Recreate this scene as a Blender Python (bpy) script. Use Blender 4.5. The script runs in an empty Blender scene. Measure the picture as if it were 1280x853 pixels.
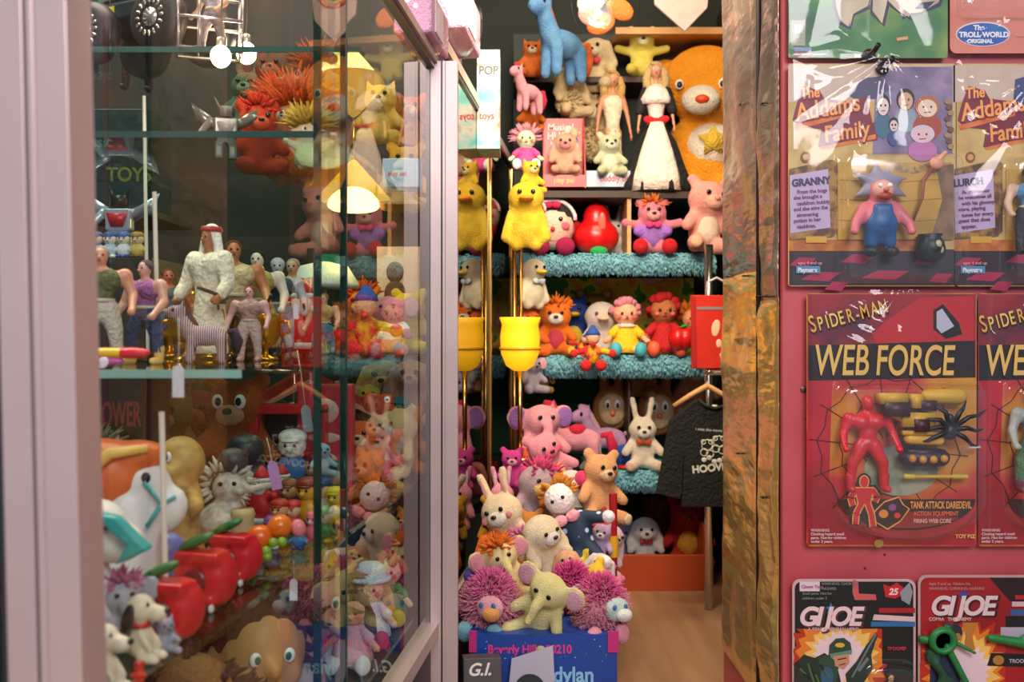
import bpy, bmesh, math, random
from mathutils import Vector, Matrix, Euler, noise
R = math.radians
# ------------------------------------------------------------------ camera, light, exposure
ZC = 0.65            # eye height: the picture is taken crouching
F = 1250.0           # focal length in pixels of the 1280 px wide frame
sc = bpy.context.scene
cam = bpy.data.objects.new('camera', bpy.data.cameras.new('camera'))
sc.collection.objects.link(cam)
cam.location = (0, 0, ZC); cam.rotation_euler = (R(90), 0, 0)
cam.data.sensor_width = 36.0; cam.data.lens = 36.0 * F / 1280
cam.data.clip_start = 0.02; cam.data.clip_end = 50
cam.data.dof.use_dof = True; cam.data.dof.focus_distance = 1.45; cam.data.dof.aperture_fstop = 9.0
sc.camera = cam
sc.view_settings.view_transform = 'Standard'; sc.view_settings.look = 'None'
sc.view_settings.exposure = 0.0; sc.view_settings.gamma = 1.0; sc.view_settings.use_curve_mapping = False
try:
    sc.cycles.use_denoising = True
    sc.cycles.max_bounces = 10; sc.cycles.transparent_max_bounces = 24; sc.cycles.glossy_bounces = 5
    sc.cycles.sample_clamp_indirect = 6
except Exception: pass
w = bpy.data.worlds.new('world'); sc.world = w; w.use_nodes = True
w.node_tree.nodes['Background'].inputs[0].default_value = (0.60, 0.66, 0.80, 1)
w.node_tree.nodes['Background'].inputs[1].default_value = 0.42

def area(name, loc, target, sx, sy, power, col, spread=180):
    l = bpy.data.lights.new(name, 'AREA'); l.shape = 'RECTANGLE'; l.size = sx; l.size_y = sy
    l.energy = power; l.color = col; l.spread = R(spread)
    o = bpy.data.objects.new(name, l); sc.collection.objects.link(o); o.location = loc
    o.rotation_euler = (Vector(target) - Vector(loc)).to_track_quat('-Z', 'Y').to_euler()
    return o
def point(name, loc, power, col, r=0.03):
    l = bpy.data.lights.new(name, 'POINT'); l.energy = power; l.color = col; l.shadow_soft_size = r
    o = bpy.data.objects.new(name, l); sc.collection.objects.link(o); o.location = loc
    return o
area('shopfront_daylight', (0.55, -1.3, 2.0), (0.3, 1.6, 0.5), 1.6, 1.1, 62, (1.0, 0.93, 0.96))
area('aisle_ceiling_lamp', (0.26, 1.75, 1.95), (0.24, 2.6, 0.5), 0.6, 0.7, 20, (1.0, 0.78, 0.50))
area('aisle_front_lamp', (0.14, 1.48, 1.38), (0.26, 2.8, 0.62), 0.36, 0.12, 6.5, (1.0, 0.80, 0.54), 130)  # added fill, no fixture behind it; brightens the back shelves and flowered lining
area('display_case_lamp', (-0.62, 1.1, 1.75), (-0.45, 1.1, 0.5), 0.5, 0.9, 20, (1.0, 0.86, 0.72))

def at(px, py, Y):
    """the point at depth Y that shows at pixel (px, py) of the 1280x853 frame"""
    return Vector(((px - 640) / F * Y, Y, ZC - (py - 426.5) / F * Y))

# ------------------------------------------------------------------ materials
def lin(h):
    if isinstance(h, tuple): return h if len(h) == 4 else (*h, 1)
    h = h.lstrip('#'); h = ''.join(c * 2 for c in h) if len(h) == 3 else h; v = [int(h[i:i+2], 16) / 255 for i in (0, 2, 4)]
    return tuple(c / 12.92 if c <= .04045 else ((c + .055) / 1.055) ** 2.4 for c in v) + (1,)
MATS = {}
def _new(key):
    m = bpy.data.materials.new(key); m.use_nodes = True
    nt = m.node_tree; b = nt.nodes['Principled BSDF']; return m, nt, b
def _noise(nt, scale, detail=3, coords='Object', stretch=None):
    tc = nt.nodes.new('ShaderNodeTexCoord'); n = nt.nodes.new('ShaderNodeTexNoise')
    n.inputs['Scale'].default_value = scale; n.inputs['Detail'].default_value = detail
    if stretch:
        mp = nt.nodes.new('ShaderNodeMapping'); mp.inputs['Scale'].default_value = stretch
        nt.links.new(tc.outputs[coords], mp.inputs['Vector']); nt.links.new(mp.outputs[0], n.inputs['Vector'])
    else: nt.links.new(tc.outputs[coords], n.inputs['Vector'])
    return n
def _ramp(nt, fac, cols, interp='LINEAR'):
    r = nt.nodes.new('ShaderNodeValToRGB'); r.color_ramp.interpolation = interp
    el = r.color_ramp.elements
    while len(el) < len(cols): el.new(0.5)
    for i, (p, c) in enumerate(cols): el[i].position = p; el[i].color = lin(c)
    nt.links.new(fac, r.inputs[0]); return r
def _bump(nt, b, h, strength, dist=0.01):
    bp = nt.nodes.new('ShaderNodeBump'); bp.inputs['Strength'].default_value = strength; bp.inputs['Distance'].default_value = dist
    nt.links.new(h, bp.inputs['Height']); nt.links.new(bp.outputs[0], b.inputs['Normal'])
def shade(c, k):
    c = lin(c); return tuple(min(1, x * k) for x in c[:3]) + (1,)
def plush(c, c2=None):
    key = f'plush {c} {c2}'
    if key in MATS: return MATS[key]
    m, nt, b = _new(key)
    n = _noise(nt, 7, 5); r = _ramp(nt, n.outputs['Fac'], [(.3, shade(c, .88)), (.7, lin(c2) if c2 else shade(c, 1.15))])
    nt.links.new(r.outputs[0], b.inputs['Base Color'])
    b.inputs['Roughness'].default_value = .85; b.inputs['Sheen Weight'].default_value = .35
    b.inputs['Sheen Tint'].default_value = lin(c)
    _bump(nt, b, _noise(nt, 70, 4).outputs['Fac'], .6, .022)
    MATS[key] = m; return m
def vinyl(c, rough=.4, metal=0):
    key = f'vinyl {c} {rough} {metal}'
    if key in MATS: return MATS[key]
    m, nt, b = _new(key)
    n = _noise(nt, 6, 3); r = _ramp(nt, n.outputs['Fac'], [(.3, shade(c, .9)), (.7, shade(c, 1.06))])
    nt.links.new(r.outputs[0], b.inputs['Base Color'])
    b.inputs['Roughness'].default_value = rough; b.inputs['Metallic'].default_value = metal
    MATS[key] = m; return m
def cloth(c, c2=None, scale=30):
    key = f'cloth {c} {c2} {scale}'
    if key in MATS: return MATS[key]
    m, nt, b = _new(key)
    n = _noise(nt, scale, 4); r = _ramp(nt, n.outputs['Fac'], [(.42, lin(c)), (.58, lin(c2) if c2 else shade(c, 1.1))])
    nt.links.new(r.outputs[0], b.inputs['Base Color']); b.inputs['Roughness'].default_value = .8
    _bump(nt, b, _noise(nt, 25, 3).outputs['Fac'], .4, .02)
    MATS[key] = m; return m
def mottle(name, cols, scale=8, rough=.4, stretch=None, interp='LINEAR', detail=3):
    key = 'print ' + name
    if key in MATS: return MATS[key]
    m, nt, b = _new(key)
    n = _noise(nt, scale, detail, 'Object', stretch); r = _ramp(nt, n.outputs['Fac'], cols, interp)
    nt.links.new(r.outputs[0], b.inputs['Base Color']); b.inputs['Roughness'].default_value = rough
    MATS[key] = m; return m
def stripes(c1, c2, scale=20, axis='X'):
    key = f'stripes {c1} {c2} {scale} {axis}'
    if key in MATS: return MATS[key]
    m, nt, b = _new(key)
    tc = nt.nodes.new('ShaderNodeTexCoord'); wv = nt.nodes.new('ShaderNodeTexWave')
    wv.bands_direction = axis; wv.inputs['Scale'].default_value = scale
    nt.links.new(tc.outputs['Object'], wv.inputs['Vector'])
    r = _ramp(nt, wv.outputs['Fac'], [(.45, c1), (.55, c2)]); nt.links.new(r.outputs[0], b.inputs['Base Color'])
    b.inputs['Roughness'].default_value = .7; MATS[key] = m; return m
def dots(c1, c2, scale=18):
    key = f'dots {c1} {c2} {scale}'
    if key in MATS: return MATS[key]
    m, nt, b = _new(key)
    tc = nt.nodes.new('ShaderNodeTexCoord'); v = nt.nodes.new('ShaderNodeTexVoronoi'); v.inputs['Scale'].default_value = scale
    nt.links.new(tc.outputs['Object'], v.inputs['Vector'])
    r = _ramp(nt, v.outputs['Distance'], [(.22, c2), (.3, c1)]); nt.links.new(r.outputs[0], b.inputs['Base Color'])
    b.inputs['Roughness'].default_value = .7; MATS[key] = m; return m
def glow(c, s):
    key = f'glow {c} {s}'
    if key in MATS: return MATS[key]
    m, nt, b = _new(key); b.inputs['Base Color'].default_value = lin(c)
    b.inputs['Emission Color'].default_value = lin(c); b.inputs['Emission Strength'].default_value = s
    MATS[key] = m; return m
def clear(key, ior=1.5, rough=.03, bump=0, bscale=12, tint=(1, 1, 1, 1), stretch=None, oneside=True):
    """thin clear sheet: passes light straight on and mirrors it by its angle"""
    if key in MATS: return MATS[key]
    m = bpy.data.materials.new(key); m.use_nodes = True; nt = m.node_tree
    for n in list(nt.nodes): nt.nodes.remove(n)
    out = nt.nodes.new('ShaderNodeOutputMaterial'); mix = nt.nodes.new('ShaderNodeMixShader')
    tr = nt.nodes.new('ShaderNodeBsdfTransparent'); tr.inputs[0].default_value = tint
    gl = nt.nodes.new('ShaderNodeBsdfGlossy'); gl.inputs['Roughness'].default_value = rough
    fr = nt.nodes.new('ShaderNodeFresnel'); fr.inputs['IOR'].default_value = ior
    ge = nt.nodes.new('ShaderNodeNewGeometry'); mu = nt.nodes.new('ShaderNodeMath'); mu.operation = 'MULTIPLY'
    iv = nt.nodes.new('ShaderNodeMath'); iv.operation = 'SUBTRACT'; iv.inputs[0].default_value = 1
    nt.links.new(ge.outputs['Backfacing'], iv.inputs[1])
    nt.links.new(fr.outputs[0], mu.inputs[0]); nt.links.new(iv.outputs[0], mu.inputs[1])
    nt.links.new(mu.outputs[0], mix.inputs[0]); nt.links.new(tr.outputs[0], mix.inputs[1]); nt.links.new(gl.outputs[0], mix.inputs[2])
    nt.links.new(mix.outputs[0], out.inputs[0])
    if bump:
        n = _noise(nt, bscale, 4, 'Object', stretch); bp = nt.nodes.new('ShaderNodeBump')
        bp.inputs['Strength'].default_value = bump; bp.inputs['Distance'].default_value = .01
        nt.links.new(n.outputs['Fac'], bp.inputs['Height'])
        nt.links.new(bp.outputs[0], gl.inputs['Normal']); nt.links.new(bp.outputs[0], fr.inputs['Normal'])
    MATS[key] = m; return m
MIRROR = clear('half silvered glass', 4.2, .0, tint=(.35, .33, .26, 1))
GLASS = clear('display glass', 1.5, .0, tint=(.95, .985, .965, 1))
WRAP = clear('crinkled clear wrap', 1.62, .07, .12, 9)
BLISTER = clear('blister plastic', 1.9, .09)
ALU = vinyl('#d0bcb8', .34, .4)
ALU2 = vinyl('#5c5860', .3, .8)
CHROME = vinyl('#d8d4d0', .12, 1)
GOLDM = vinyl('#e0b060', .22, 1)

# ------------------------------------------------------------------ mesh building
def rotm(r): return Euler([R(a) for a in r]).to_matrix() if r else Matrix.Identity(3)
class B:
    """collects shapes and links them as ONE mesh object"""
    def __init__(s): s.v = []; s.f = []; s.m = []; s.mats = []; s.cur = 0
    def mat(s, m):
        if m not in s.mats: s.mats.append(m)
        s.cur = s.mats.index(m); return s
    def add(s, vs, fs):
        o = len(s.v); s.v += [Vector(v) for v in vs]; s.f += [tuple(i + o for i in f) for f in fs]; s.m += [s.cur] * len(fs); return s
    def e(s, c, r, rot=None, seg=14, rings=9):
        if not hasattr(r, '__len__'): r = (r, r, r)
        M = rotm(rot); c = Vector(c); vs = [c + M @ Vector((0, 0, -r[2]))]; fs = []
        for j in range(1, rings):
            t = math.pi * j / rings
            for i in range(seg):
                a = 2 * math.pi * i / seg
                vs.append(c + M @ Vector((r[0] * math.sin(t) * math.cos(a), r[1] * math.sin(t) * math.sin(a), -r[2] * math.cos(t))))
        vs.append(c + M @ Vector((0, 0, r[2]))); n = len(vs) - 1
        for i in range(seg):
            k = (i + 1) % seg
            fs.append((0, 1 + k, 1 + i)); fs.append((n, n - seg + i, n - seg + k))
            for j in range(rings - 2):
                a = 1 + j * seg; fs.append((a + i, a + k, a + seg + k, a + seg + i))
        return s.add(vs, fs)
    def t(s, pts, r, seg=8, flat=1):
        """round tube through pts, one radius or one per point, capped"""
        pts = [Vector(p) for p in pts]; n = len(pts); rs = r if hasattr(r, '__len__') else [r] * n
        d0 = (pts[1] - pts[0]).normalized(); up = Vector((0, 0, 1)) if abs(d0.z) < .9 else Vector((1, 0, 0)); u = d0.cross(up).normalized()
        vs = []; fs = []
        for i in range(n):
            d = (pts[min(i + 1, n - 1)] - pts[max(i - 1, 0)]).normalized(); u = (u - d * u.dot(d)).normalized(); v = d.cross(u)
            for k in range(seg):
                a = 2 * math.pi * k / seg; vs.append(pts[i] + (u * math.cos(a) + v * math.sin(a) * flat) * rs[i])
        for i in range(n - 1):
            for k in range(seg):
                q = (k + 1) % seg; fs.append((i * seg + k, i * seg + q, (i + 1) * seg + q, (i + 1) * seg + k))
        fs.append(tuple(range(seg))[::-1]); fs.append(tuple((n - 1) * seg + k for k in range(seg)))
        return s.add(vs, fs)
    def c(s, p0, p1, r0, r1, seg=10):
        """tapered capsule"""
        p0 = Vector(p0); p1 = Vector(p1); d = (p1 - p0).normalized(); pts = []; rs = []
        for k in range(4): a = math.pi / 2 * k / 4; pts.append(p0 - d * r0 * math.cos(a)); rs.append(max(r0 * math.sin(a), r0 * .15))
        pts.append(p0); rs.append(r0); pts.append(p1); rs.append(r1)
        for k in range(1, 5): a = math.pi / 2 * k / 4; pts.append(p1 + d * r1 * math.sin(a)); rs.append(max(r1 * math.cos(a), r1 * .15))
        return s.t(pts, rs, seg)
    def b(s, c, sz, rot=None):
        M = rotm(rot); c = Vector(c); h = [x / 2 for x in sz]; vs = []
        for x in (-1, 1):
            for y in (-1, 1):
                for z in (-1, 1): vs.append(c + M @ Vector((x * h[0], y * h[1], z * h[2])))
        return s.add(vs, [(0, 1, 3, 2), (4, 6, 7, 5), (0, 4, 5, 1), (2, 3, 7, 6), (0, 2, 6, 4), (1, 5, 7, 3)])
    def bb(s, x0, x1, y0, y1, z0, z1): return s.b(((x0+x1)/2, (y0+y1)/2, (z0+z1)/2), (x1-x0, y1-y0, z1-z0))
    def l(s, prof, c=(0, 0, 0), seg=20, sx=1, sy=1, rot=None, wave=0, nw=8):
        """turned shape: prof = [(radius, z)...]; wave = fluted hem"""
        c = Vector(c); M = rotm(rot); vs = []; fs = []; n = len(prof)
        for j, (r, z) in enumerate(prof):
            for i in range(seg):
                a = 2 * math.pi * i / seg; rr = r * (1 + wave * math.sin(a * nw) * (1 - j / n))
                vs.append(c + M @ Vector((rr * math.cos(a) * sx, rr * math.sin(a) * sy, z)))
        for j in range(n - 1):
            for i in range(seg):
                k = (i + 1) % seg; fs.append((j*seg+i, j*seg+k, (j+1)*seg+k, (j+1)*seg+i))
        fs.append(tuple(range(seg))[::-1]); fs.append(tuple((n-1)*seg+i for i in range(seg)))
        return s.add(vs, fs)
    def pr(s, pts, y, th, rot=None, c=(0, 0, 0)):
        """flat outline in x,z pushed to thickness th in front of y"""
        M = rotm(rot); c = Vector(c); n = len(pts)
        A = sum(pts[i][0] * pts[(i+1) % n][1] - pts[(i+1) % n][0] * pts[i][1] for i in range(n))
        if A < 0: pts = pts[::-1]
        vs = [c + M @ Vector((x, y - th, z)) for x, z in pts] + [c + M @ Vector((x, y, z)) for x, z in pts]
        fs = [tuple(range(n)), tuple(range(2*n-1, n-1, -1))] + [(i, i + n, (i+1) % n + n, (i+1) % n) for i in range(n)]
        return s.add(vs, fs)
    def tufts(s, c, r, n, ln, wd, seed=1, zmin=-1, curl=.3, front=True):
        """locks of fur or hair standing on an ellipsoid"""
        rnd = random.Random(seed)
        if not hasattr(r, '__len__'): r = (r, r, r)
        for _ in range(n):
            while True:
                d = Vector((rnd.gauss(0, 1), rnd.gauss(0, 1), rnd.gauss(0, 1))).normalized()
                if d.z < zmin or (not front and d.y < -.45): continue
                break
            p = Vector(c) + Vector((d.x * r[0], d.y * r[1], d.z * r[2])) * .92
            d2 = (d + Vector((rnd.uniform(-1, 1), rnd.uniform(-1, 1), rnd.uniform(-1, 1))) * curl).normalized()
            L = ln * rnd.uniform(.7, 1.3); s.t([p, p + d * L * .5, p + d * L * .5 + d2 * L * .5], [wd, wd * .75, wd * .15], 5)
        return s
    def build(s, name, mat=None, parent=None, loc=None, smooth=True, fuse=0, label=None, bevel=0, scale=None):
        me = bpy.data.meshes.new(name); me.from_pydata(s.v, [], s.f)
        for m in (s.mats or [mat]): me.materials.append(m)
        if s.mats:
            for p, i in zip(me.polygons, s.m): p.material_index = i
        if smooth:
            for p in me.polygons: p.use_smooth = True
        me.update()
        o = bpy.data.objects.new(name, me); sc.collection.objects.link(o)
        if parent is not None: o.parent = parent
        if loc is not None: o.location = loc
        if fuse:
            rm = o.modifiers.new('fuse', 'REMESH'); rm.mode = 'VOXEL'; rm.voxel_size = fuse; rm.use_smooth_shade = True
            sm = o.modifiers.new('soften', 'SMOOTH'); sm.factor = .6; sm.iterations = 4
        if bevel:
            bv = o.modifiers.new('edge', 'BEVEL'); bv.width = bevel; bv.segments = 2
        if label: o['label'] = label
        return o
def tag(o, label=None, cat=None, group=None, kind=None):
    for k, v in (('label', label), ('category', cat), ('group', group), ('kind', kind)):
        if v: o[k] = v
    return o
def struct(name, b, mat, **k): return tag(b.build(name, mat, smooth=False, **k), kind='structure')
def text(name, s, mat, parent, loc, size, ext=.0003, shear=0, bold=0, sx=1, rot=(90, 0, 0), align='LEFT', sp=1, label=None):
    cu = bpy.data.curves.new(name, 'FONT'); cu.body = s; cu.size = size; cu.extrude = ext; cu.shear = shear; cu.offset = bold
    cu.align_x = align; cu.space_character = sp; cu.space_line = .85; cu.materials.append(mat)
    o = bpy.data.objects.new(name, cu); sc.collection.objects.link(o); o.parent = parent; o.location = loc
    o.rotation_euler = [R(a) for a in rot]; o.scale = (sx, 1, 1)
    if label: o['label'] = label
    return o

class Toy:
    """a thing: an Empty at its base that carries its parts, modelled one unit tall, front towards -y"""
    def __init__(s, name, label, cat, px, py, Y, h, rz=0, rx=0, ry=0, group=None):
        s.o = bpy.data.objects.new(name, None); sc.collection.objects.link(s.o); s.o.empty_display_size = .1
        s.o.location = at(px, py, Y); s.h = h * Y / F; s.o.scale = (s.h,) * 3
        s.o.rotation_euler = (R(rx), R(ry), R(rz)); tag(s.o, label, cat, group)
    def p(s, name, mat, b, fuse=0, under=None, label=None, smooth=True, bevel=0):
        return b.build(name, mat, under or s.o, fuse=fuse, label=label, smooth=smooth, bevel=bevel)
def copy_tree(o, parent=None):
    c = o.copy(); sc.collection.objects.link(c); c.parent = parent
    for ch in list(o.children): copy_tree(ch, c)
    return c
# ------------------------------------------------------------------ toy kinds
def eyes(T, x, y, z, r, iris='#1a1416', white=False, under=None):
    for s in (-1, 1):
        if white:
            w_ = T.p('eye', vinyl('#f6f2ee', .25), B().e((s*x, y, z), (r*1.1, r*.5, r*1.4)), under=under)
            T.p('pupil', vinyl(iris, .15), B().e((s*x*.9, y - r*.45, z), (r*.6, r*.3, r*.8)), under=w_)
        else: T.p('eye', vinyl(iris, .12), B().e((s*x, y, z), (r, r*.6, r)), under=under)

def critter(T, col, ear='round', col2=None, muz=None, belly=None, pad=None, nose='#2a1a1a', eye='#141014', hair=None, fuzzy=False,
            trunk=False, beak=None, arms='rest', inear=None, badge=None, white_eye=False, bow=None, stand=False, bighead=1.0, cheek=None, shirt=None, feet=None, mat=None):
    m = mat or plush(col, col2); k = bighead
    b = B().e((0, 0, .30), (.22, .18, .28)).e((0, -.03, .70), (.25*k, .22*k, .22*k))
    if ear == 'round':
        for s in (-1, 1): b.e((s*.20*k, 0, .70 + .21*k), (.09, .05, .09))
    elif ear == 'pointed':
        for s in (-1, 1): b.c((s*.15*k, 0, .84), (s*.21*k, 0, 1.0), .08, .02)
    elif ear == 'long_up':
        for s in (-1, 1): b.c((s*.10, 0, .86), (s*.17, .03, 1.22), .055, .06)
    elif ear == 'long_down':
        for s in (-1, 1): b.c((s*.21, -.03, .80), (s*.31, -.08, .45), .06, .09)
    elif ear == 'big':
        for s in (-1, 1): b.e((s*.33, .02, .74), (.17, .04, .19))
    if arms == 'rest': A = [((s*.17, -.02, .48), (s*.31, -.16, .32)) for s in (-1, 1)]
    elif arms == 'out': A = [((s*.17, -.02, .48), (s*.46, -.08, .54)) for s in (-1, 1)]
    elif arms == 'down': A = [((s*.18, 0, .48), (s*.27, -.04, .16)) for s in (-1, 1)]
    elif arms == 'up': A = [((s*.17, 0, .46), (s*.38, -.1, .82)) for s in (-1, 1)]
    for p, q in A: b.c(p, q, .085, .08)
    for s in (-1, 1):
        if stand: b.c((s*.12, 0, .2), (s*.13, -.02, .07), .11, .10)
        else: b.c((s*.13, -.06, .11), (s*.24, -.33, .10), .11, .105)
    if trunk: b.t([(0, -.2, .68), (0, -.34, .60), (0, -.38, .47), (0, -.46, .40)], [.085, .07, .055, .05])
    T.p('body', m, b, fuse=.034)
    if fuzzy: T.p('fur', m, B().tufts((0, -.0, .30), (.23, .19, .28), 420, .075, .022, 3).tufts((0, -.0, .70), (.26*k, .22*k, .22*k), 420, .075, .022, 4, front=False))
    if muz: T.p('muzzle', plush(muz), B().e((0, -.20*k, .65), (.12*k, .09, .09*k)))
    if beak: T.p('beak', vinyl(beak, .5), B().e((0, -.27*k, .66), (.10, .11, .04)))
    elif nose and not trunk: T.p('nose', vinyl(nose, .3), B().e((0, -.285*k, .68), (.04, .025, .028)))
    eyes(T, .09*k, -.215*k - .02, .755, .032 if not white_eye else .042, eye, white_eye)
    if inear and ear in ('round', 'big', 'long_up', 'long_down'):
        for s in (-1, 1):
            q = {'round': ((s*.20*k, -.045, .70 + .21*k), (.055, .015, .055)), 'big': ((s*.34, -.02, .74), (.12, .02, .14)),
                 'long_up': ((s*.14, -.045, 1.05), (.03, .015, .14)), 'long_down': ((s*.27, -.12, .6), (.05, .03, .12))}[ear]
            T.p('inner_ear', plush(inear), B().e(*q))
    if belly: T.p('belly_patch', plush(belly), B().e((0, -.07, .30), (.165, .135, .21)))
    if badge: T.p('belly_badge', plush(badge), B().pr([((.11 if i % 2 == 0 else .05) * math.sin(i*math.pi/5), .30 + (.11 if i % 2 == 0 else .05) * math.cos(i*math.pi/5)) for i in range(10)], -.20, .02))
    if pad:
        for s in (-1, 1): T.p('foot_pad', plush(pad), B().e((s*.26, -.42, .10), (.075, .03, .075), (0, 0, s*20)))
    if feet:
        for s in (-1, 1): T.p('foot', plush(feet), B().e((s*.24, -.37, .12), (.13, .13, .13)))
    if hair: T.p('hair', plush(hair), B().tufts((0, -.01, .84), (.17*k, .14*k, .10*k), 60, .15, .03, 5, zmin=-.1))
    if cheek:
        for s in (-1, 1): T.p('cheek', plush(cheek), B().e((s*.15*k, -.185*k - .02, .66), (.05, .02, .045)))
    if shirt: T.p('shirt', shirt if not isinstance(shirt, str) else cloth(shirt), B().e((0, 0, .33), (.235, .195, .22)).c((-.17, -.02, .47), (-.25, -.1, .40), .095, .095).c((.17, -.02, .47), (.25, -.1, .40), .095, .095), fuse=.04)
    if bow: T.p('bow', cloth(bow), B().e((-.07, -.2, .50), (.07, .03, .05), (0, 20, 0)).e((.07, -.2, .50), (.07, .03, .05), (0, -20, 0)).e((0, -.22, .50), .028))
    return T

def pony(T, col, mane, col2=None, muz=None, saddle=None, eye='#24202c', lying=False, stripes_mat=None):
    """side on, head to the left"""
    m = stripes_mat or plush(col, col2)
    zb = .46 if not lying else .22
    b = B().e((.12, 0, zb), (.36, .17, .18)).c((-.14, 0, zb + .06), (-.30, 0, zb + .34), .14, .10).e((-.38, 0, zb + .38), (.17, .12, .12), (0, -22, 0)).e((-.30, 0, zb + .38), (.13, .12, .13))
    for s in (-1, 1):
        b.c((-.25, s*.07, zb + .46), (-.23, s*.09, zb + .58), .045, .015)
        if not lying:
            b.c((-.10, s*.08, .40), (-.13, s*.09, .05), .085, .07); b.c((.36, s*.08, .40), (.38, s*.09, .05), .095, .07)
        else:
            b.c((-.12, s*.1, .12), (-.36, s*.13, .07), .075, .06); b.c((.38, s*.1, .12), (.52, s*.12, .07), .085, .06)
    T.p('body', m, b, fuse=.03)
    h = B()
    for i in range(9):
        a = i / 8; h.c((-.36 + .2*a, 0, zb + .54 - .34*a), (-.24 + .24*a, 0, zb + .55 - .40*a), .055, .035)
    T.p('mane', plush(mane), h, fuse=.03)
    T.p('tail', plush(mane), B().t([(.46, 0, zb + .06), (.58, 0, zb + .08), (.64, 0, zb - .1), (.62, 0, zb - .3 if not lying else .04)], [.04, .07, .08, .03]))
    for s in (-1, 1): T.p('eye', vinyl(eye, .15), B().e((-.39, s*.105, zb + .42), (.028, .02, .04)))
    if muz: T.p('muzzle', plush(muz), B().e((-.50, 0, zb + .33), (.09, .09, .08)))
    if saddle: T.p('saddle', plush(saddle), B().e((.12, 0, zb + .13), (.14, .16, .10)))
    return T

def rag_doll(T, hair, dress, skin='#f0b090', shoe='#d83030', style='curly', sleeve=None, cheek='#f06a6a', leg='#f4e0d0', hat=None, eye='#2a2024', apron=None, sit=True, iris=False):
    sk = cloth(skin)
    b = B().e((0, -.02, .66), (.20, .18, .19)).e((0, 0, .32), (.15, .12, .2)).c((0, 0, .45), (0, 0, .55), .05, .05)
    for s in (-1, 1): b.c((s*.13, -.02, .42), (s*.30, -.14, .26), .05, .05).e((s*.32, -.16, .24), .055)
    T.p('body', sk, b, fuse=.03)
    T.p('dress', dress if not isinstance(dress, str) else cloth(dress), B().l([(.26, .06), (.24, .16), (.19, .28), (.14, .42), (.09, .50)], (0, -.02, 0), 20, 1, .9, wave=.10).c((-.13, -.02, .43), (-.22, -.09, .35), .075, .07).c((.13, -.02, .43), (.22, -.09, .35), .075, .07))
    if sleeve: T.p('collar', cloth(sleeve), B().l([(.14, .45), (.17, .48), (.07, .53)], (0, -.01, 0), 20, wave=.15))
    for s in (-1, 1):
        T.p('leg', stripes(leg, shoe, 14, 'Y') if style == 'stripy' else cloth(leg), B().c((s*.10, -.08, .10), (s*.17, -.32, .09), .06, .055))
        T.p('shoe', vinyl(shoe, .6), B().e((s*.19, -.38, .11), (.095, .085, .115), (-10, 0, s*12)))
    h = B(); rnd = random.Random(len(hair) + int(T.h * 1e5))
    if style in ('curly', 'stripy'):
        for i in range(46):
            a = rnd.uniform(0, 6.28); z = rnd.uniform(-.35, 1); rr = math.sqrt(max(0, 1 - z*z)); x, y = math.cos(a)*rr, math.sin(a)*rr
            if y < -.35 and z < .55: continue
            h.e((x*.21, .0 + y*.19, .68 + z*.20), rnd.uniform(.05, .075), seg=8, rings=6)
    elif style == 'long':
        h.e((0, .03, .70), (.22, .19, .20))
        for s in (-1, 1): h.t([(s*.17, -.03, .72), (s*.22, -.04, .58), (s*.24, -.02, .40), (s*.22, 0, .28)], [.06, .075, .07, .03])
    elif style == 'spiky': h.e((0, .03, .69), (.21, .18, .19)).tufts((0, .02, .70), (.2, .18, .18), 90, .16, .035, 7, zmin=-.3, front=False)
    T.p('hair', plush(hair), h)
    eyes(T, .075, -.195, .67, .022, eye)
    T.p('nose', sk, B().e((0, -.21, .635), (.018, .02, .016)))
    T.p('mouth', vinyl('#c03030', .5), B().e((0, -.193, .59), (.035, .012, .012)))
    for s in (-1, 1): T.p('cheek', cloth(cheek), B().e((s*.11, -.165, .615), (.035, .015, .03)))
    if hat: T.p('hat', cloth(hat), B().l([(.27, .76), (.26, .79), (.19, .80), (.20, .90), (.12, .97), (.02, .99)], (0, 0, 0), 18, wave=.05))
    if apron: T.p('apron', cloth(apron), B().pr([(-.13, .12), (.13, .12), (.09, .40), (-.09, .40)], -.20, .02, c=(0, -.01, 0)))
    return T

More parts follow.
